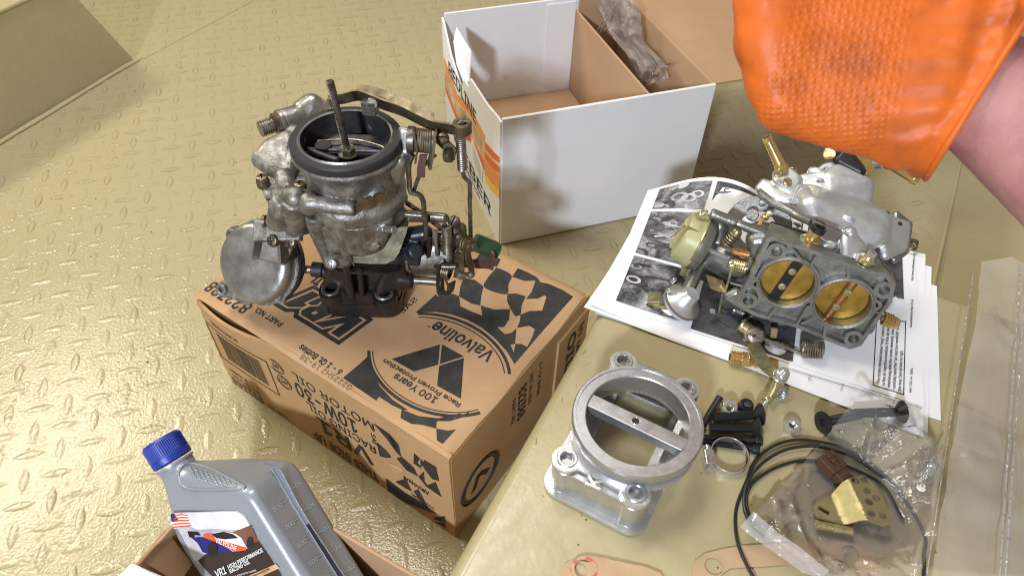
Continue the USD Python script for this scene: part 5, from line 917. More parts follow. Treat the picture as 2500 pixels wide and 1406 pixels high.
T = Thing('far_fitting', 'tiny rusty fitting peeking out behind the sheets and the carburetor', 'fitting', Zp(2225, 605, ZP)); T.add('body', [cyl(Zp(2225, 605, ZP), Zp(2225, 605, ZP) + A3(0, .002, .009), .0052), ring(Zp(2225, 603, ZP + .009), (0, -.3, 1), .0058, .003, .003, 24)], 'rust_screw')
# ================================================================== gaskets
mat('gasket_tan', (.50, .345, .205), .8, color2=(.44, .295, .17), mscale=45, bump=.0001, bscale=500)
GB = Plane(A3(0, 0, ZP), zz, .0005)
def gasket(lab, pts, hls, cut=None, lift=.0005, base=None):
    F = frame(A3(0, 0, ZP + lift), zz); P2 = lambda q_: tuple(zH(*q_)[:2]); g_ = Polygon([P2(q_) for q_ in pts]).buffer(.004).buffer(-.004)
    for h_, r_ in hls: g_ = g_.difference(Point(P2(h_)).buffer(r_, 16))
    if cut: g_ = g_.difference(Polygon([P2(q_) for q_ in cut]).buffer(-.005).buffer(.005))
    T = Thing('gasket', lab, 'gasket', zH(*pts[0]), None); T.add('sheet', extr(g_, .0009, F), 'gasket_tan', smooth=False); return T
gasket('tan paper gasket under the clear bag at the front edge', [(110, 1480), (118, 1370), (135, 1300), (210, 1245), (330, 1215), (480, 1190), (800, 1170), (1150, 1150), (1290, 1180), (1400, 1240), (1470, 1330), (1500, 1480)], [((270, 1340), .0066), ((1255, 1248), .0064)], [(305, 1560), (322, 1400), (390, 1352), (640, 1338), (950, 1310), (1150, 1285), (1225, 1310), (1290, 1400), (1300, 1560)])
zG = lambda x, y: ((1300 + x / 2.44 - 1650) * 2.954, (830 + y / 2.44 - 930) * 2.954)
gasket('pale tan paper gasket under another, leftmost at the front edge', [zG(*q_) for q_ in ((165, 1440), (168, 1370), (195, 1330), (240, 1312), (600, 1360), (640, 1440))], [(zG(275, 1375), .006)], None, .0006)
gk = gasket('tan paper gasket with a red stain round its hole, on top of a paler one', [zG(*q_) for q_ in ((225, 1450), (232, 1350), (262, 1300), (310, 1288), (380, 1296), (680, 1360), (760, 1395), (790, 1450))], [(zG(308, 1372), .0073)], None, .0016)
mat('red_stain', (.50, .12, .10), .8, color2=(.56, .335, .20), mscale=120, lo=.46, hi=.54); o_ = zH(*zG(308, 1372)); gk.add('stain', ring(A3(o_[0], o_[1], ZP + .0026), zz, .0098, .0076, .0002, 32, .00002), 'red_stain')
# ================================================================== black cable coil
mat('cable_black', (.018, .018, .017), .42)
T = Thing('cable_coil', 'thin black cable lying in loose loops, partly under the clear bag', 'cable', zH(480, 850))
loops = [(1790, 1500), (1790, 1260), (1800, 1130), (1720, 960), (1600, 790), (1450, 630), (1250, 500), (1040, 438), (860, 424), (700, 470), (570, 580), (510, 720), (440, 900), (430, 1050), (455, 1190), (520, 1340), (600, 1480)]
l2 = [(1500, 700), (1300, 560), (1150, 500), (1020, 472), (930, 470), (790, 495), (650, 570), (545, 680), (498, 790), (490, 890), (530, 1010), (640, 1120)]
l3 = [(1640, 1010), (1500, 760), (1300, 640), (1150, 590), (1010, 574), (880, 574), (700, 632), (560, 730), (510, 830), (515, 920), (560, 1020)]
for l, h in ((loops, .0022), (l2, .0045), (l3, .0026)): T.add('loop', tube(smoothpath([zH(*q_, h + .001 * math.sin(i)) for i, q_ in enumerate(l)], 6), .00135, 8), 'cable_black')
# ================================================================== connector, bracket and stud that lie on the bag
mat('connector_brown', (.075, .035, .022), .3); HB = .006
T = Thing('connector', 'brown plastic plug connector lying on the clear bag', 'connector', zH(1130, 600, HB))
xx = unit(zH(1150, 505) - zH(1030, 580)); yy = unit(np.cross(zz, xx)); o_ = zH(1118, 600, HB + .0062)
T.add('body', rbox((0, 0, 0), (.0165, .0165, .012), .0016, frame(o_, zz, xx)), 'connector_brown'); T.add('neck', [rbox((0, -.0135, -.001), (.0125, .013, .009), .0016, frame(o_, zz, xx))], 'connector_brown')
for k in (-1, 0, 1): T.add('key_rib', rbox((k * .005, .001, .0064), (.0013, .014, .0016), .0005, frame(o_, zz, xx)), 'connector_brown')
T.add('latch', rbox((0, .0, .0072), (.005, .0035, .002), .0006, frame(o_, zz, xx)), 'connector_brown')
T = Thing('bracket', 'yellow zinc bracket with seven holes and a bent ridge, on the clear bag', 'bracket', zH(1240, 900, HB))
out_b = [(985, 905), (1010, 880), (1110, 830), (1165, 775), (1290, 738), (1365, 775), (1440, 868), (1505, 1050), (1495, 1085), (1450, 1100), (1290, 1048), (1200, 1040), (1020, 995), (990, 950)]
F0 = frame(zH(1240, 900, HB), zz, unit(zH(1440, 900) - zH(1040, 960))); P2 = lambda q_: tuple((np.linalg.inv(F0) @ np.r_[zH(*q_, HB), 1])[:2])
g_ = Polygon([P2(q_) for q_ in out_b]).buffer(.003).buffer(-.003)
for q_ in ((1248, 780), (1313, 772), (1330, 848), (1398, 898), (1345, 928), (1358, 1010), (1440, 1022)): g_ = g_.difference(Point(P2(q_)).buffer(.0030, 14))
g_ = g_.difference(LineString([P2((1040, 925)), P2((1082, 950))]).buffer(.0020, cap_style='square'))
bm = extr(g_, .0018, None).subdivide_to_size(.0018); xa, xb = P2((1110, 830))[0] + .001, P2((1200, 780))[0] + .006; v = np.array(bm.vertices)
la, lb_ = np.array(P2((1112, 828))), np.array(P2((1205, 1042))); dn_ = unit(np.r_[(lb_ - la), 0])[:2]; nn = np.array([dn_[1], -dn_[0]]); nn = nn if nn[0] > 0 else -nn
dd = (v[:, :2] - la) @ nn; v[:, 2] += np.interp(dd, [-.03, 0, .003, .0125, .06], [0, 0, .002, .0125, .0085]); bm.vertices = v
metal('zinc_bracket', (.46, .40, .20), (.38, .33, .18), .46, 80, .0, 300, rvar=.04); T.add('plate', put(bm, F0), 'zinc_bracket', smooth=50)
s0, s1 = zH(1012, 1032, HB + .003), zH(1272, 1085, HB + .003); T = Thing('stud', 'short yellow zinc stud lying below the bracket', 'stud', s0 - A3(0, 0, .003)); T.add('thread', [thread(s0, s0 + (s1 - s0) * .5, .0033, .001), thread(s0 + (s1 - s0) * .62, s1, .0033, .001)], 'zinc_yellow'); T.add('shank', cyl(s0 + (s1 - s0) * .48, s0 + (s1 - s0) * .64, .0034), 'zinc_yellow')
# ================================================================== clear bags
def film(name, haze_, tint, bs, bd, gl=.10, cr=60, fm=1.3, dcol=(.72, .72, .76)):
    N = {'g': ('texture_coordinate', {}), 'v': ('voronoi_texture', {'scale': cr, 'feature': 'distance_to_edge', 'randomness': 1.0}), 'vm': ('map_range', {'from_min': 0, 'from_max': .12, 'to_min': 1, 'to_max': 0, 'clamp': True}), 'n': ('noise_texture', {'scale': bs, 'detail': 4, 'distortion': 1.2}), 'ad': ('math', {'math_type': 'multiply_add', 'value2': .35}), 'b': ('bump', {'strength': 1.0, 'distance': bd}),
         't': ('transparent_bsdf', {'color': tint}), 'gl': ('glossy_bsdf', {'color': (.9, .9, .92), 'roughness': gl}), 'd': ('diffuse_bsdf', {'color': dcol}), 'f': ('fresnel', {'IOR': 1.5}), 'fb': ('math', {'math_type': 'multiply_add', 'value2': fm, 'value3': .0, 'use_clamp': True}), 'm1': ('mix_closure', {'fac': haze_}), 'm2': ('mix_closure', {})}
    MAT[name] = usdkit.material(stage, '/World/Looks/' + name, N, [('g.object', 'n.vector'), ('g.object', 'v.vector'), ('v.distance', 'vm.value'), ('vm.result', 'ad.value1'), ('n.fac', 'ad.value3'), ('ad.value', 'b.height'), ('b.normal', 'gl.normal'), ('b.normal', 'f.normal'), ('t.BSDF', 'm1.closure1'), ('d.BSDF', 'm1.closure2'), ('f.fac', 'fb.value1'), ('fb.value', 'm2.fac'), ('m1.closure', 'm2.closure1'), ('gl.BSDF', 'm2.closure2')], surface='m2.closure')
film('bag_film', .10, (.97, .97, .98), 45, .0026, .08, 34, 1.15); film('bag_film_big', .22, (.97, .97, .96), 14, .003, .16, 14, .6, (.84, .80, .74)); film('bag_film_box', .20, (.98, .98, .98), 30, .003, .10, 26, .8, (.9, .9, .94)); film('bag_fold', .34, (.95, .95, .96), 40, .002, .12)
def film_poly(pts, hfun, nsub=.006, conv=zH):
    F = frame(A3(0, 0, ZP), zz); P = [conv(*q_) for q_ in pts]; g_ = Polygon([p[:2] for p in P]); v2, f2 = trimesh.creation.triangulate_polygon(g_, engine='earcut'); m = trimesh.Trimesh(np.c_[v2, np.zeros(len(v2))], f2, process=False).subdivide_to_size(nsub, max_iter=14)
    m.merge_vertices(); v = np.array(m.vertices); v[:, 2] = ZP + hfun(v); m = trimesh.Trimesh(v, m.faces, process=False); m.invert() if m.face_normals[:, 2].mean() < 0 else None
    return m
def ridged(v, sc, seed): x = meshkit.fbm(np.c_[v[:, :2] * sc, np.full(len(v), seed)], 3, seed); return 1 - np.abs(2 * x - 1)
lump = [(zH(1230, 380), .030, .016), (zH(1250, 250), .028, .013), (zH(1700, 1150), .03, .018), (zH(1640, 640), .03, .016), (zH(1480, 760), .025, .012), (zH(1600, 480), .03, .012)]
def hb(v):
    h = .0040 + .0055 * np.maximum(0, ridged(v, 45, 3) - .62) * 2.6 + .0016 * meshkit.noise(np.c_[v[:, :2] * 90, v[:, 2] * 0], 5)
    for c_, r_, a_ in lump: h = h + a_ * np.exp(-((v[:, :2] - c_[:2]) ** 2).sum(1) / r_ ** 2) * (.55 + .45 * ridged(v, 60, 9))
    for q_, rq in (((1130, 620), .026), ((1240, 910), .040), ((1140, 1060), .024)):   # pressed down by the parts that lie on it
        c_ = zH(*q_); h = np.minimum(h, np.maximum(.0035, (np.linalg.norm(v[:, :2] - c_[:2], axis=1) - rq) * .6 + .0035))
    return h
T = Thing('clear_bag', 'crinkled clear plastic bag lying over black bolts and a tan gasket', 'plastic bag', zH(1100, 900))
T.add('film', film_poly([(1250, 200), (1310, 148), (1385, 150), (1462, 205), (1560, 290), (1700, 430), (1830, 610), (1840, 760), (1815, 980), (1815, 1190), (1740, 1330), (1680, 1480), (1090, 1480), (1000, 1395), (520, 1015), (760, 775), (1000, 500)], hb), 'bag_film', smooth=True)
T.add('lip', film_poly([(430, 1108), (520, 1005), (620, 1090), (1060, 1420), (1000, 1480), (860, 1440)], lambda v: .010 + .006 * ridged(v, 30, 4)), 'bag_fold', smooth=True)
T.add('fold_edge', tube(smoothpath([zH(520, 1010, .009), zH(700, 1145, .013), zH(880, 1280, .012), zH(1060, 1415, .010)], 6), .0009, 6), 'bag_fold')
bb_ = lambda px, py: Zp(px, py, ZP)
T = Thing('large_clear_bag', 'large clear zip bag lying flat along the right edge', 'plastic bag', bb_(2420, 1000))
def hbig(v): return .010 + .012 * meshkit.fbm(np.c_[v[:, :2] * 11, v[:, 2] * 0], 3, 4) + .006 * np.maximum(0, ridged(v, 13, 8) - .7) * 3
T.add('film', film_poly([(2376, 668), (2440, 664), (2520, 690), (2620, 720), (2620, 1480), (2243, 1480), (2258, 1380), (2290, 1180), (2318, 1020), (2345, 880)], hbig, .012, bb_), 'bag_film_big', smooth=True)
T.add('inner_film', film_poly([(2325, 1000), (2420, 1040), (2440, 1140), (2330, 1105), (2310, 1090)], lambda v: .006 + .008 * meshkit.fbm(np.c_[v[:, :2] * 20, v[:, 2] * 0], 3, 7), .01, bb_), 'bag_film_big', smooth=True)
for dx in (0, 14): T.add('zip_line', strip(smoothpath([Zp(2492 + dx - .068 * (y - 650) , y, ZP + .024) for y in range(650, 1480, 60)], 3), .0012, .0005, A3(1, .1, .2)), 'bag_fold')
T.add('seam', strip(smoothpath([Zp(2376 - .155 * (y - 668), y, ZP + .019) for y in range(668, 1480, 60)], 3), .0010, .0004, A3(1, .1, .2)), 'bag_fold')
w0, w1 = zH(1905, 490, .008), zH(1790, 690, .006); T = Thing('wrapped_screw', 'zinc screw with a pointed tip at the edge of the clear bags', 'screw', zH(1850, 590)); T.add('shank', [lathe([(0, 0), (.0052, 0), (.0055, .004), (.0050, .016), (.0034, .020), (.0012, .024), (0, .024)], w1, w0 - w1, 24), thread(w1 + unit(w0 - w1) * .008, w1 + unit(w0 - w1) * .018, .0055, .0012)], 'zinc_clear'); T.add('tip', tube([w0 - unit(w0 - w1) * .004, zH(1950, 430, .010)], .0007, 6), 'zinc_clear')
# bag inside the open box
T = Thing('crumpled_bag', 'crumpled clear zip bag stuffed into the far compartment of the open box', 'plastic bag', W(.27, .15, .10))
zB = lambda x, y: (1040 + x / 2.344, y / 2.344)
def bagpt(x, y, a_): q_ = zB(x, y); return PL(q_[0], q_[1], W(a_, 0, 0), wa)
mid = smoothpath([(1050, -60, 0), (1110, 60, 0), (1150, 180, 0), (1215, 300, 0), (1290, 400, 0), (1330, 470, 0)], 8)[:, :2]; wid = np.interp(np.linspace(0, 1, len(mid)), [0, .3, .55, .8, 1], [95, 95, 62, 80, 62])
def bg(s, t):
    i = min(len(mid) - 1, int(s * (len(mid) - 1))); f_ = s * (len(mid) - 1) - i; c_ = mid[i] * (1 - f_) + mid[min(i + 1, len(mid) - 1)] * f_
    w_ = wid[i]; cr = (meshkit.fbm(A3(s * 7, t * 3, 2), 3, 3) - .5); p = bagpt(c_[0] + (t - .5) * 2 * w_ + cr * 22, c_[1] - (t - .5) * w_ * .8 + cr * 16, .262 + .022 * math.sin(math.pi * t) * 0 - .030 * cr + .014 * abs(math.sin(5 * t + 3 * s)) + .02 * (t - .5))
    return p
T.add('film', grid(bg, 60, 26), 'bag_film_box', smooth=25)
T.add('zip_line', tube([bagpt(965 + 28, 195, .25), bagpt(1085, 25, .25)], .0012, 6), 'bag_fold'); T.add('zip_line', tube([bagpt(950 + 28, 185, .25), bagpt(1070, 15, .25)], .0010, 6), 'bag_fold')
T.add('twisted_end', grid(lambda s, t: bagpt(1245 + 150 * s - 60 * t + 26 * math.sin(9 * s + 4 * t), 430 - 80 * s + 90 * t * (1 - .3 * s) + 14 * math.sin(13 * t), .262 - .02 * s + .008 * math.sin(7 * s + 5 * t)), 16, 12), 'bag_film_box', smooth=20)
# ================================================================== oil bottle in an open tray
mat('bottle_grey', (.31, .335, .38), .32, .25, coat=.15, color2=(.285, .31, .355), mscale=30, bump=.00008, bscale=500)
mat('cap_blue', (.010, .032, .29), .40); mat('print_black', (.014, .014, .016), .4); mat('print_brown', (.045, .028, .022), .4, color2=(.03, .02, .017), mscale=40); mat('print_sky', (.55, .54, .60), .4, color2=(.78, .78, .80), mscale=28, lo=.3, hi=.6); mat('print_hill', (.13, .055, .035), .4, color2=(.22, .10, .06), mscale=50)
mat('print_blue', (.02, .02, .16), .4); mat('print_white', (.78, .78, .78), .4); mat('emboss_light', (.50, .54, .60), .3, .2); mat('strip_dark', (.045, .055, .085), .25); mat('strip_light', (.34, .42, .58), .3); mat('smoke_grey', (.40, .38, .42), .4, color2=(.60, .59, .62), mscale=35)
bX, bD, bA = unit((.7542, .0615, .6538)), unit((.35, .8048, -.4794)), unit((-.5556, .5904, .5854))
b0_ = Dp(606, 1199, .605); BB = lambda x, d, h: b0_ + bX * x + bD * d + bA * h
T = Thing('oil_bottle', 'silver grey plastic oil bottle with a blue screw cap, leaning in the open tray', 'bottle', BB(-.054, .031, -.17))
def section(x0, x1, d0, d1, r, h, n=8):
    P = []
    for cx_, cy_, a0_ in ((x1 - r, d1 - r, 0), (x0 + r, d1 - r, 90), (x0 + r, d0 + r, 180), (x1 - r, d0 + r, 270)):
        for a_ in np.linspace(a0_, a0_ + 90, n): P.append(BB(cx_ + r * math.cos(math.radians(a_)), cy_ + r * math.sin(math.radians(a_)), h))
    return P
nx, nd, nr = -.0965, .0270, .0165
secs = [(-.118, 0, 0, .064, .012, -.20), (-.118, 0, 0, .064, .010, -.10), (-.118, 0, 0, .064, .008, -.012), (-.118, -.0006, .0004, .0636, .009, -.004), (-.1178, -.004, .0014, .0622, .010, .002), (-.1174, -.014, .0034, .0595, .012, .010), (-.1168, -.030, .0058, .0560, .014, .020), (-.1160, -.048, .0080, .0520, .0155, .030), (-.1148, -.066, .0098, .0475, .0165, .039), (nx - nr, nx + nr, nd - nr, nd + nr, nr - .0002, .047), (nx - nr, nx + nr, nd - nr, nd + nr, nr - .0002, .056)]
rows = [section(*s_) for s_ in secs]; K = len(rows[0]); V = np.array(sum(rows, []) + [BB(-.059, .032, -.20), BB(nx, nd, .056)]); F = []
for i in range(len(rows) - 1):
    for j in range(K): k = (j + 1) % K; F += [[i * K + j, i * K + k, (i + 1) * K + k], [i * K + j, (i + 1) * K + k, (i + 1) * K + j]]
F += [[len(V) - 2, (j + 1) % K, j] for j in range(K)] + [[len(V) - 1, (len(rows) - 1) * K + j, (len(rows) - 1) * K + (j + 1) % K] for j in range(K)]
bt = trimesh.Trimesh(V, F, process=False); bt.fix_normals(); BOT = bt
T.add('body', bt, 'bottle_grey', smooth=40)
cp = BB(nx, nd, .058); cr_ = .0185
T.add('cap', [lathe([(0, 0), (cr_ - .001, 0), (cr_, .001), (cr_, .0065), (cr_ - .0005, .0072), (cr_ - .0005, .022), (cr_ - .0025, .0245), (0, .0247)], cp, bA, 60)] + [cyl(cp + bA * .0075 + (math.cos(a_) * bX + math.sin(a_) * bD) * (cr_ - .0006), cp + bA * .022 + (math.cos(a_) * bX + math.sin(a_) * bD) * (cr_ - .0006), .0006, seg=6) for a_ in np.linspace(0, 2 * math.pi, 61)[:-1]], 'cap_blue')
T.add('neck_ring', lathe([(0, 0), (nr + .0015, 0), (nr + .0015, .002), (0, .002)], BB(nx, nd, .0545), bA, 40), 'bottle_grey')
FR = Plane(b0_, -bD, .0004); SD = Plane(b0_, bX, .0004); zO = lambda *p: [(300 + x / 3.463, 1000 + y / 3.463) for x, y in p]
def fp(pts, mt, nm='label_print', lift=None): T.add(nm, FR.poly(zO(*pts), lift=lift), mt, smooth=False, parent=LBL)
LBL = T.add('label', FR.poly(zO(*curve([(405, 900), (418, 872), (600, 862), (935, 850), (990, 862), (1040, 900), (1090, 990), (1150, 1100), (1250, 1240), (1340, 1380), (1480, 1600), (900, 1700), (780, 1420), (690, 1330), (600, 1260), (560, 1180), (500, 1060)], 4)), lift=.0003), 'smoke_grey', smooth=False)
fp([(440, 876), (600, 866), (935, 855), (985, 866), (1035, 905), (1085, 985), (1110, 990), (960, 1010), (760, 1000), (640, 1010), (520, 960)], 'print_sky', lift=.0006)
fp([(930, 1030), (1090, 968), (1150, 1105), (1060, 1140), (1000, 1090)], 'print_hill', lift=.0008); fp([(700, 1215), (1000, 1190), (1060, 1120), (1150, 1100), (1250, 1240), (1340, 1380), (1450, 1560), (900, 1680), (780, 1420), (690, 1330), (640, 1270)], 'print_brown', lift=.0007)
fp([(410, 872), (445, 872), (480, 935), (420, 940)], 'print_blue', 'flag_print', .0010); fp([(445, 872), (545, 868), (585, 950), (490, 990), (440, 1000), (420, 945), (480, 930)], 'print_white', 'flag_print', .0009)
for i in range(5): fp([(450 - i * 4 + (14 if i > 1 else 0) * 0 , 880 + i * 25), (500, 872 + i * 25), (552 + i * 7, 880 + i * 22), (556 + i * 7, 890 + i * 22), (500, 884 + i * 25), (440 - i * 3, 893 + i * 25)], 'print_red', 'flag_print', .0011)
fp([(590, 1075), (650, 1070), (780, 1070), (1000, 1090), (1055, 1160), (1050, 1180), (900, 1200), (740, 1215), (680, 1195), (640, 1120)], 'print_blue', 'car_print', .0010); fp([(700, 1060), (760, 1030), (860, 1018), (960, 1040), (1010, 1075), (1060, 1160), (1045, 1178), (940, 1190), (780, 1090)], 'print_white', 'car_print', .0012); fp([(760, 1040), (860, 1020), (940, 1042), (985, 1075), (870, 1085), (800, 1075)], 'print_black', 'car_print', .0014); fp([(690, 1045), (770, 1032), (790, 1082), (1056, 1155), (1050, 1178), (950, 1190), (800, 1110), (690, 1070)], 'print_red', 'car_print', .0013)
fp([(555, 1020), (640, 1025), (665, 1055), (610, 1050), (610, 1078), (570, 1068)], 'print_black', 'car_print', .0012)
def disc(c_, rx, ry): return [(c_[0] + rx * math.cos(t), c_[1] + ry * math.sin(t)) for t in np.linspace(0, 2 * math.pi, 22)[:-1]]
fp(disc((770, 1165), 42, 60), 'print_black', 'car_print', .0015); fp(disc((1085, 1110), 28, 44), 'print_black', 'car_print', .0015)
q1 = lambda p: zO(p)[0]
def ft(t, a, b, c, mt='print_white', bold=False, lift=.0016, pl=None): T.add('lettering', (pl or FR).text(t, q1(a), q1(b), q1(c), bold, lift), mt, smooth=False, parent=None if pl else LBL)
ft('VALVOLINE', (793, 1108), (970, 1178), (800, 1075), bold=True, lift=.0017); ft('VR1', (805, 1410), (890, 1368), (785, 1352), bold=True); ft('HIGH PERFORMANCE', (905, 1335), (1198, 1188), (893, 1305), bold=True); ft('RACING OIL', (920, 1372), (1088, 1285), (908, 1340), bold=True)
ft('FULL SYNTHETIC BLEND', (935, 1410), (1140, 1350), (930, 1398)); fp([(1060, 1400), (1300, 1295), (1330, 1330), (1090, 1440)], 'print_cream', 'label_print', .0010); ft('PREMIUM PROTECTION', (1095, 1412), (1250, 1342), (1090, 1398), 'print_black'); ft('PREMIUM QUALITY', (497, 1036), (660, 945), (494, 1026))
# side face: clear level strip, marks and figures
def sp(pts, mt, nm, lift=.0006): T.add(nm, SD.poly(zO(*pts), lift=lift), mt, smooth=False)
sp([(1238, 488), (1275, 470), (1330, 520), (1470, 790), (1570, 960), (1545, 975), (1440, 800), (1290, 560)], 'strip_light', 'level_strip'); sp([(1545, 975), (1572, 958), (1880, 1440), (1840, 1440)], 'strip_dark', 'level_strip')
T.add('strip_edge', tube([SD.at(q1(p)) + bX * .0006 for p in ((1255, 500), (1300, 570), (1440, 810), (1545, 985), (1830, 1440))], .0006, 6), 'bottle_grey'); T.add('strip_edge', tube([SD.at(q1(p)) + bX * .0006 for p in ((1180, 455), (1280, 470), (1335, 520), (1470, 780), (1575, 960), (1890, 1440))], .0007, 6), 'bottle_grey')
for t, a, b, c, e0, e1 in (('800', (1275, 868), (1345, 815), (1255, 832), (1343, 790), (1392, 752)), ('700', (1378, 1018), (1450, 965), (1358, 985), (1446, 944), (1495, 905)), ('600', (1480, 1175), (1552, 1120), (1462, 1140), (1550, 1098), (1600, 1060)), ('500', (1578, 1325), (1650, 1272), (1560, 1290), (1646, 1248), (1700, 1208)), ('400', (1680, 1478), (1752, 1424), (1662, 1442), (1748, 1400), (1800, 1362)),
    ('28', (1462, 660), (1505, 628), (1450, 630), (1405, 686), (1450, 650)), ('24', (1573, 838), (1616, 806), (1560, 808), (1518, 865), (1562, 828)), ('20', (1697, 1030), (1742, 998), (1684, 1000), (1642, 1052), (1688, 1016)), ('16', (1798, 1190), (1842, 1156), (1786, 1160), (1745, 1212), (1790, 1176)), ('12', (1912, 1362), (1956, 1328), (1900, 1332), (1858, 1384), (1902, 1348))):
    ft(t, a, b, c, 'emboss_light', False, .0008, SD); T.add('level_mark', SD.line(zO(e0, e1), .0006, lift=.0006), 'emboss_light', smooth=False)
# grip pad on the shoulder
P3 = [BB(-.085, .0135, .037), BB(-.02, .0066, .0225), BB(-.09, .0015, .004)]; gn = unit(np.cross(P3[1] - P3[0], P3[2] - P3[0])); gn = gn if gn @ -FW > 0 else -gn
def onbody(q_, up_=.0):
    o_ = EYE; d_ = unit(ray(*q_)); A_, B_, C_ = BOT.triangles[:, 0], BOT.triangles[:, 1], BOT.triangles[:, 2]; e1, e2 = B_ - A_, C_ - A_; h_ = np.cross(d_, e2); dt = (e1 * h_).sum(1); dt = np.where(np.abs(dt) < 1e-12, 1e-12, dt); s_ = o_ - A_; u_ = (s_ * h_).sum(1) / dt; q2 = np.cross(s_, e1); v_ = (q2 @ d_) / dt; t_ = (e2 * q2).sum(1) / dt
    ok = (u_ >= -1e-6) & (v_ >= -1e-6) & (u_ + v_ <= 1 + 1e-6) & (t_ > 0); return o_ + d_ * t_[ok].min() + gn * up_ if ok.any() else PL(*q_, P3[0], gn)
pad = curve([(470, 560), (490, 490), (540, 452), (640, 462), (760, 500), (900, 575), (1035, 660), (900, 668), (700, 672), (560, 665), (490, 630)], 5)
GRP = T.add('grip_rim', tube(np.array([onbody(q1(p), .0002) for p in pad + pad[:1]]), .0013, 6), 'bottle_grey', smooth=True)
for i in range(9):
    for j in range(4):
        x_, y_ = 565 + i * 46 + j * 14, 492 + i * 15 + j * 27
        if Polygon(pad).buffer(-18).contains(Point(x_, y_)): T.add('grip_dot', tm(blob([(onbody(q1((x_ - 10, y_ - 4))), .0011), (onbody(q1((x_ + 10, y_ + 4))), .0011), (onbody(q1((x_ + 4, y_ - 8))), .0011)], 8)), 'bottle_grey', smooth=True, parent=GRP)
# tray
T = Thing('open_tray', 'open brown cardboard tray holding the leaning oil bottle', 'carton', Zp(600, 1400, 0))
tz = .085; a0_, a1_ = Zp(343, 1364, tz), Zp(415, 1284, tz); c0_, c1_ = Zp(1000, 1392, tz), Zp(843, 1300, tz)
s_ = np.linalg.solve(np.c_[(a1_ - a0_)[:2], -(c1_ - c0_)[:2]], (c0_ - a0_)[:2]); tc = a0_ + (a1_ - a0_) * s_[0]; td1, td2 = unit(a0_ - a1_), unit(c0_ - c1_)
def wallp(p, d_, L, inn, h, th=.0035):
    P = [p, p + d_ * L]; n_ = unit(np.cross(d_, zz)); n_ = n_ if n_ @ inn > 0 else -n_; c_ = (P[0] + P[1]) / 2 * [1, 1, 0] + n_ * th / 2; return rbox((0, 0, h / 2 + .001), (L, th, h), .0012, frame(c_, zz, d_))
T.add('long_wall', wallp(tc, td2, .42, td1, tz), 'brown_board'); T.add('short_wall', wallp(tc, td1, .30, td2, tz), 'brown_board'); T.add('base', put(bx((.20, .14, .003), (.40, .28, .003)), np.c_[np.r_[td2, 0], np.r_[td1, 0], [0, 0, 1, 0], np.r_[tc[:2], 0, 1]]), 'brown_board', smooth=False)
fl_ = [Zp(343, 1366, tz), Zp(405, 1292, tz), Zp(470, 1376, tz * .55), Zp(430, 1420, tz * .5)]; T.add('inner_flap', Plane(fl_[0], np.cross(fl_[1] - fl_[0], fl_[2] - fl_[0])).flat(np.array(fl_), .002), 'brown_board', smooth=False)
wq = [Zp(322, 1374, tz * 1.25), Zp(240, 1450, tz * 1.25), Zp(330, 1500, tz * 1.25), Zp(425, 1418, tz * 1.25)]
T = Thing('white_carton', 'corner of a small white carton at the bottom edge, left of the bottle', 'carton', wq[2] * [1, 1, 0] + A3(0, 0, .004))
T.add('shell', trimesh.convex.convex_hull(np.vstack([wq, [p * [1, 1, 0] + A3(0, 0, .006) for p in wq]])), 'white_board', smooth=False)
WT = Plane(wq[0], zz, .0004); T.add('lettering', WT.text('VALVOLINE VR1 RACING', (345, 1384), (400, 1408), (343, 1387)), 'ink_grey', smooth=False)
# ================================================================== gloved hand and forearm
N = {'g': ('texture_coordinate', {}), 'm': ('mapping', {'rotation': (.3, .2, .62)}), 'v': ('voronoi_texture', {'scale': 262, 'feature': 'f1', 'randomness': .10}), 'vr': ('map_range', {'from_min': .1, 'from_max': .55, 'to_min': 1, 'to_max': 0, 'clamp': True}), 'at': ('attribute', {'attribute': 'grip'}), 'mu': ('math', {'math_type': 'multiply'}), 'b': ('bump', {'strength': .9, 'distance': .0007}),
     'n': ('noise_texture', {'scale': 26, 'detail': 4}), 'r': ('rgb_ramp', {'ramp': [(0, (.60, .125, .014)), (.48, (.60, .125, .014)), (.68, (.38, .078, .012)), (1, (.32, .06, .01))]}), 'p': ('principled_bsdf', {'roughness': .50, 'subsurface_weight': .10, 'subsurface_scale': .004, 'specular_ior_level': .4})}
MAT['glove'] = usdkit.material(stage, '/World/Looks/glove', N, [('g.object', 'm.vector'), ('m.vector', 'v.vector'), ('v.distance', 'vr.value'), ('vr.result', 'mu.value1'), ('at.fac', 'mu.value2'), ('mu.value', 'b.height'), ('b.normal', 'p.normal'), ('g.object', 'n.vector'), ('n.fac', 'r.fac'), ('r.color', 'p.base_color')], surface='p.BSDF')
mat('skin', (.45, .215, .195), .5, color2=(.33, .14, .15), mscale=30, bump=.0003, bscale=500, sub=.15)
HD = .42
T = Thing('person', 'forearm and hand in an orange rubber glove reaching in from the upper right', 'person', Dp(2500, 430, .42))
D = lambda x, y, d=0: Dp(x, y, HD + d)
arm = [((D(2455, 175, .022), .021), (D(2900, 330, -.03), .046)), ((D(2280, 170, .022), .024), (D(2420, 235, .012), .0275)), ((D(2420, 235, .012), .0275), (D(2860, 500, -.03), .042)), ((D(2400, 290, .012), .024), (D(2800, 620, -.03), .034)), ((D(1960, 60, .03), .014), (D(2280, 170, .022), .020)), ((D(1960, 200, .03), .014), (D(2280, 170, .022), .020))]
T.add('body', tm(sdf_mesh(arm, .004, .0055)), 'skin', smooth=True)
gl = []
KN = [((1884, -85), .0170), ((1872, 8), .0172), ((1874, 104), .0168), ((1888, 196), .0150)]; WR = [((2330, 40), .026), ((2340, 110), .027), ((2320, 190), .027), ((2280, 262), .026)]
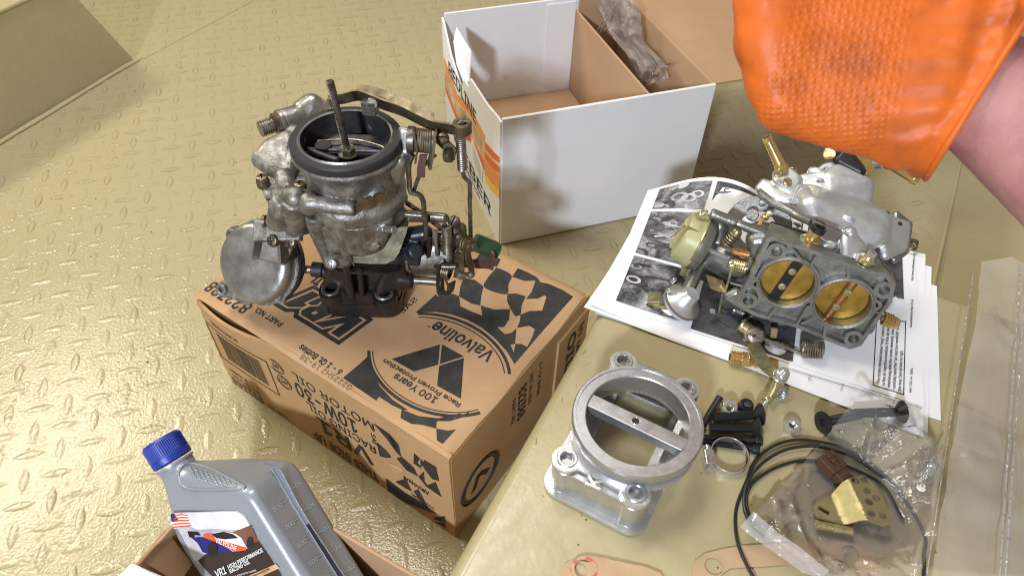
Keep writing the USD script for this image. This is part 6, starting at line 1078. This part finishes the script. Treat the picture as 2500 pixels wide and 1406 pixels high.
for i, (((kx, ky), kr), ((wx, wy), wr_)) in enumerate(zip(KN, WR)):
    K_ = D(kx, ky, .016 + .004 * abs(i - 1.2)); gl.append(((K_, kr), (D(wx, wy, .018), wr_)))
    p1_, p2_, p3_ = D(kx - 6 + 5 * i, ky + 6, .058), D(kx + 70, ky + 16, .078), D(kx + 150, ky + 14, .066)
    gl += [((K_, kr * .98), (p1_, kr * .80)), ((p1_, kr * .80), (p2_, kr * .74)), ((p2_, kr * .74), (p3_, kr * .66))]
gl += [((D(1908, 268, .024), .0140), (D(2235, 332, .026), .0215)), ((D(2235, 332, .026), .0215), (D(2330, 330, .016), .0235)), ((D(2140, 285, .045), .018), (D(2010, 285, .068), .0130)), ((D(2010, 285, .068), .0130), (D(1930, 235, .085), .0105)),
       ((D(2330, 70, .018), .031), (D(2520, 110, .008), .033)), ((D(2320, 200, .018), .032), (D(2500, 240, .008), .034)), ((D(2290, 300, .018), .028), (D(2450, 370, .006), .031))]
cutn = unit(np.cross(ray(2268, 424), ray(2500, 58))); cutn = cutn if cutn @ RT > 0 else -cutn; gm = sdf_mesh(gl, .0042, .0030).trim_by_plane(list(map(float, -cutn)), float(-cutn @ EYE))
gm = tm(gm); gm.merge_vertices(); v = np.array(gm.vertices); n_ = gm.vertex_normals
rel = v - D(1925, 80, 0); hx = unit(D(2400, 210, 0) - D(1925, 80, 0)); al = rel @ hx; hy = unit(np.cross(hx, FW)); ac_ = rel @ hy; tot = np.linalg.norm(D(2400, 210, 0) - D(1925, 80, 0))
wr = np.clip((al / tot - .42) / .5, 0, 1)
fold = np.sin(ac_ * 420 + 2.2 * np.sin(al * 45) + 3 * meshkit.noise(v * 60, 2)) * (.0018) * wr * (.3 + .6 * meshkit.noise(v * 35, 5)) + (meshkit.fbm(v * 45, 3, 6) - .5) * .0035
cuffb = -.0035 * np.exp(-((al / tot - .86) / .06) ** 2) + .0030 * np.exp(-((al / tot - .97) / .035) ** 2) + .0016 * np.sin(al * 520) * np.clip((al / tot - .88) / .1, 0, 1)
edge_d = (EYE - v) @ cutn; gm.vertices = v + n_ * ((fold + cuffb) * np.clip((edge_d - .001) / .008, .0, 1))[:, None]
gp = T.add('glove', gm, 'glove', smooth=True)
mm = UsdGeom.Mesh.Get(stage, gp); pv_ = np.array(mm.GetPointsAttr().Get()) + T.base; rel = pv_ - D(1925, 80, 0); al = rel @ hx / tot; wgt = np.clip((.62 - al + .25 * (rel @ hy) / .06 * -.3) / .10, 0, 1) * np.clip((al + .06) / .08, 0, 1)
UsdGeom.PrimvarsAPI(mm).CreatePrimvar('grip', Sdf.ValueTypeNames.FloatArray, 'vertex').Set([float(x) for x in wgt])
# rolled bead of the cuff, along the glove's own open edge
on_ = np.abs((EYE - v) @ cutn) < 2e-4; rimv = v[on_]; rc_ = rimv.mean(0); u1 = unit(np.cross(cutn, UP)); u2 = np.cross(cutn, u1); hull_ = trimesh.convex.convex_hull(np.vstack([rimv, rimv + cutn * .001]))
pr_ = np.c_[(rimv - rc_) @ u1, (rimv - rc_) @ u2]; ph_ = np.arctan2(pr_[:, 1], pr_[:, 0]); rad_ = np.hypot(*pr_.T); bins = np.linspace(-math.pi, math.pi, 61); bead = []
for i in range(60):
    k_ = (ph_ >= bins[i]) & (ph_ < bins[i + 1])
    if k_.any(): m_ = rad_[k_].max(); t_ = (bins[i] + bins[i + 1]) / 2; bead.append(rc_ + u1 * m_ * math.cos(t_) + u2 * m_ * math.sin(t_))
T.add('cuff_bead', tube(np.array(bead + bead[:2]), .0019, 10), 'glove', smooth=True, parent=gp)
single('dark_pouch', rough(rbox((0, 0, 0), (.16, .10, .06), .02, frame(Zp(2440, -8, .03) + A3(.0, .045, 0), zz)).subdivide(), .004, 40), 'steel_black', 'black object on the floor behind the glove at the top right corner', 'pouch', smooth=True)
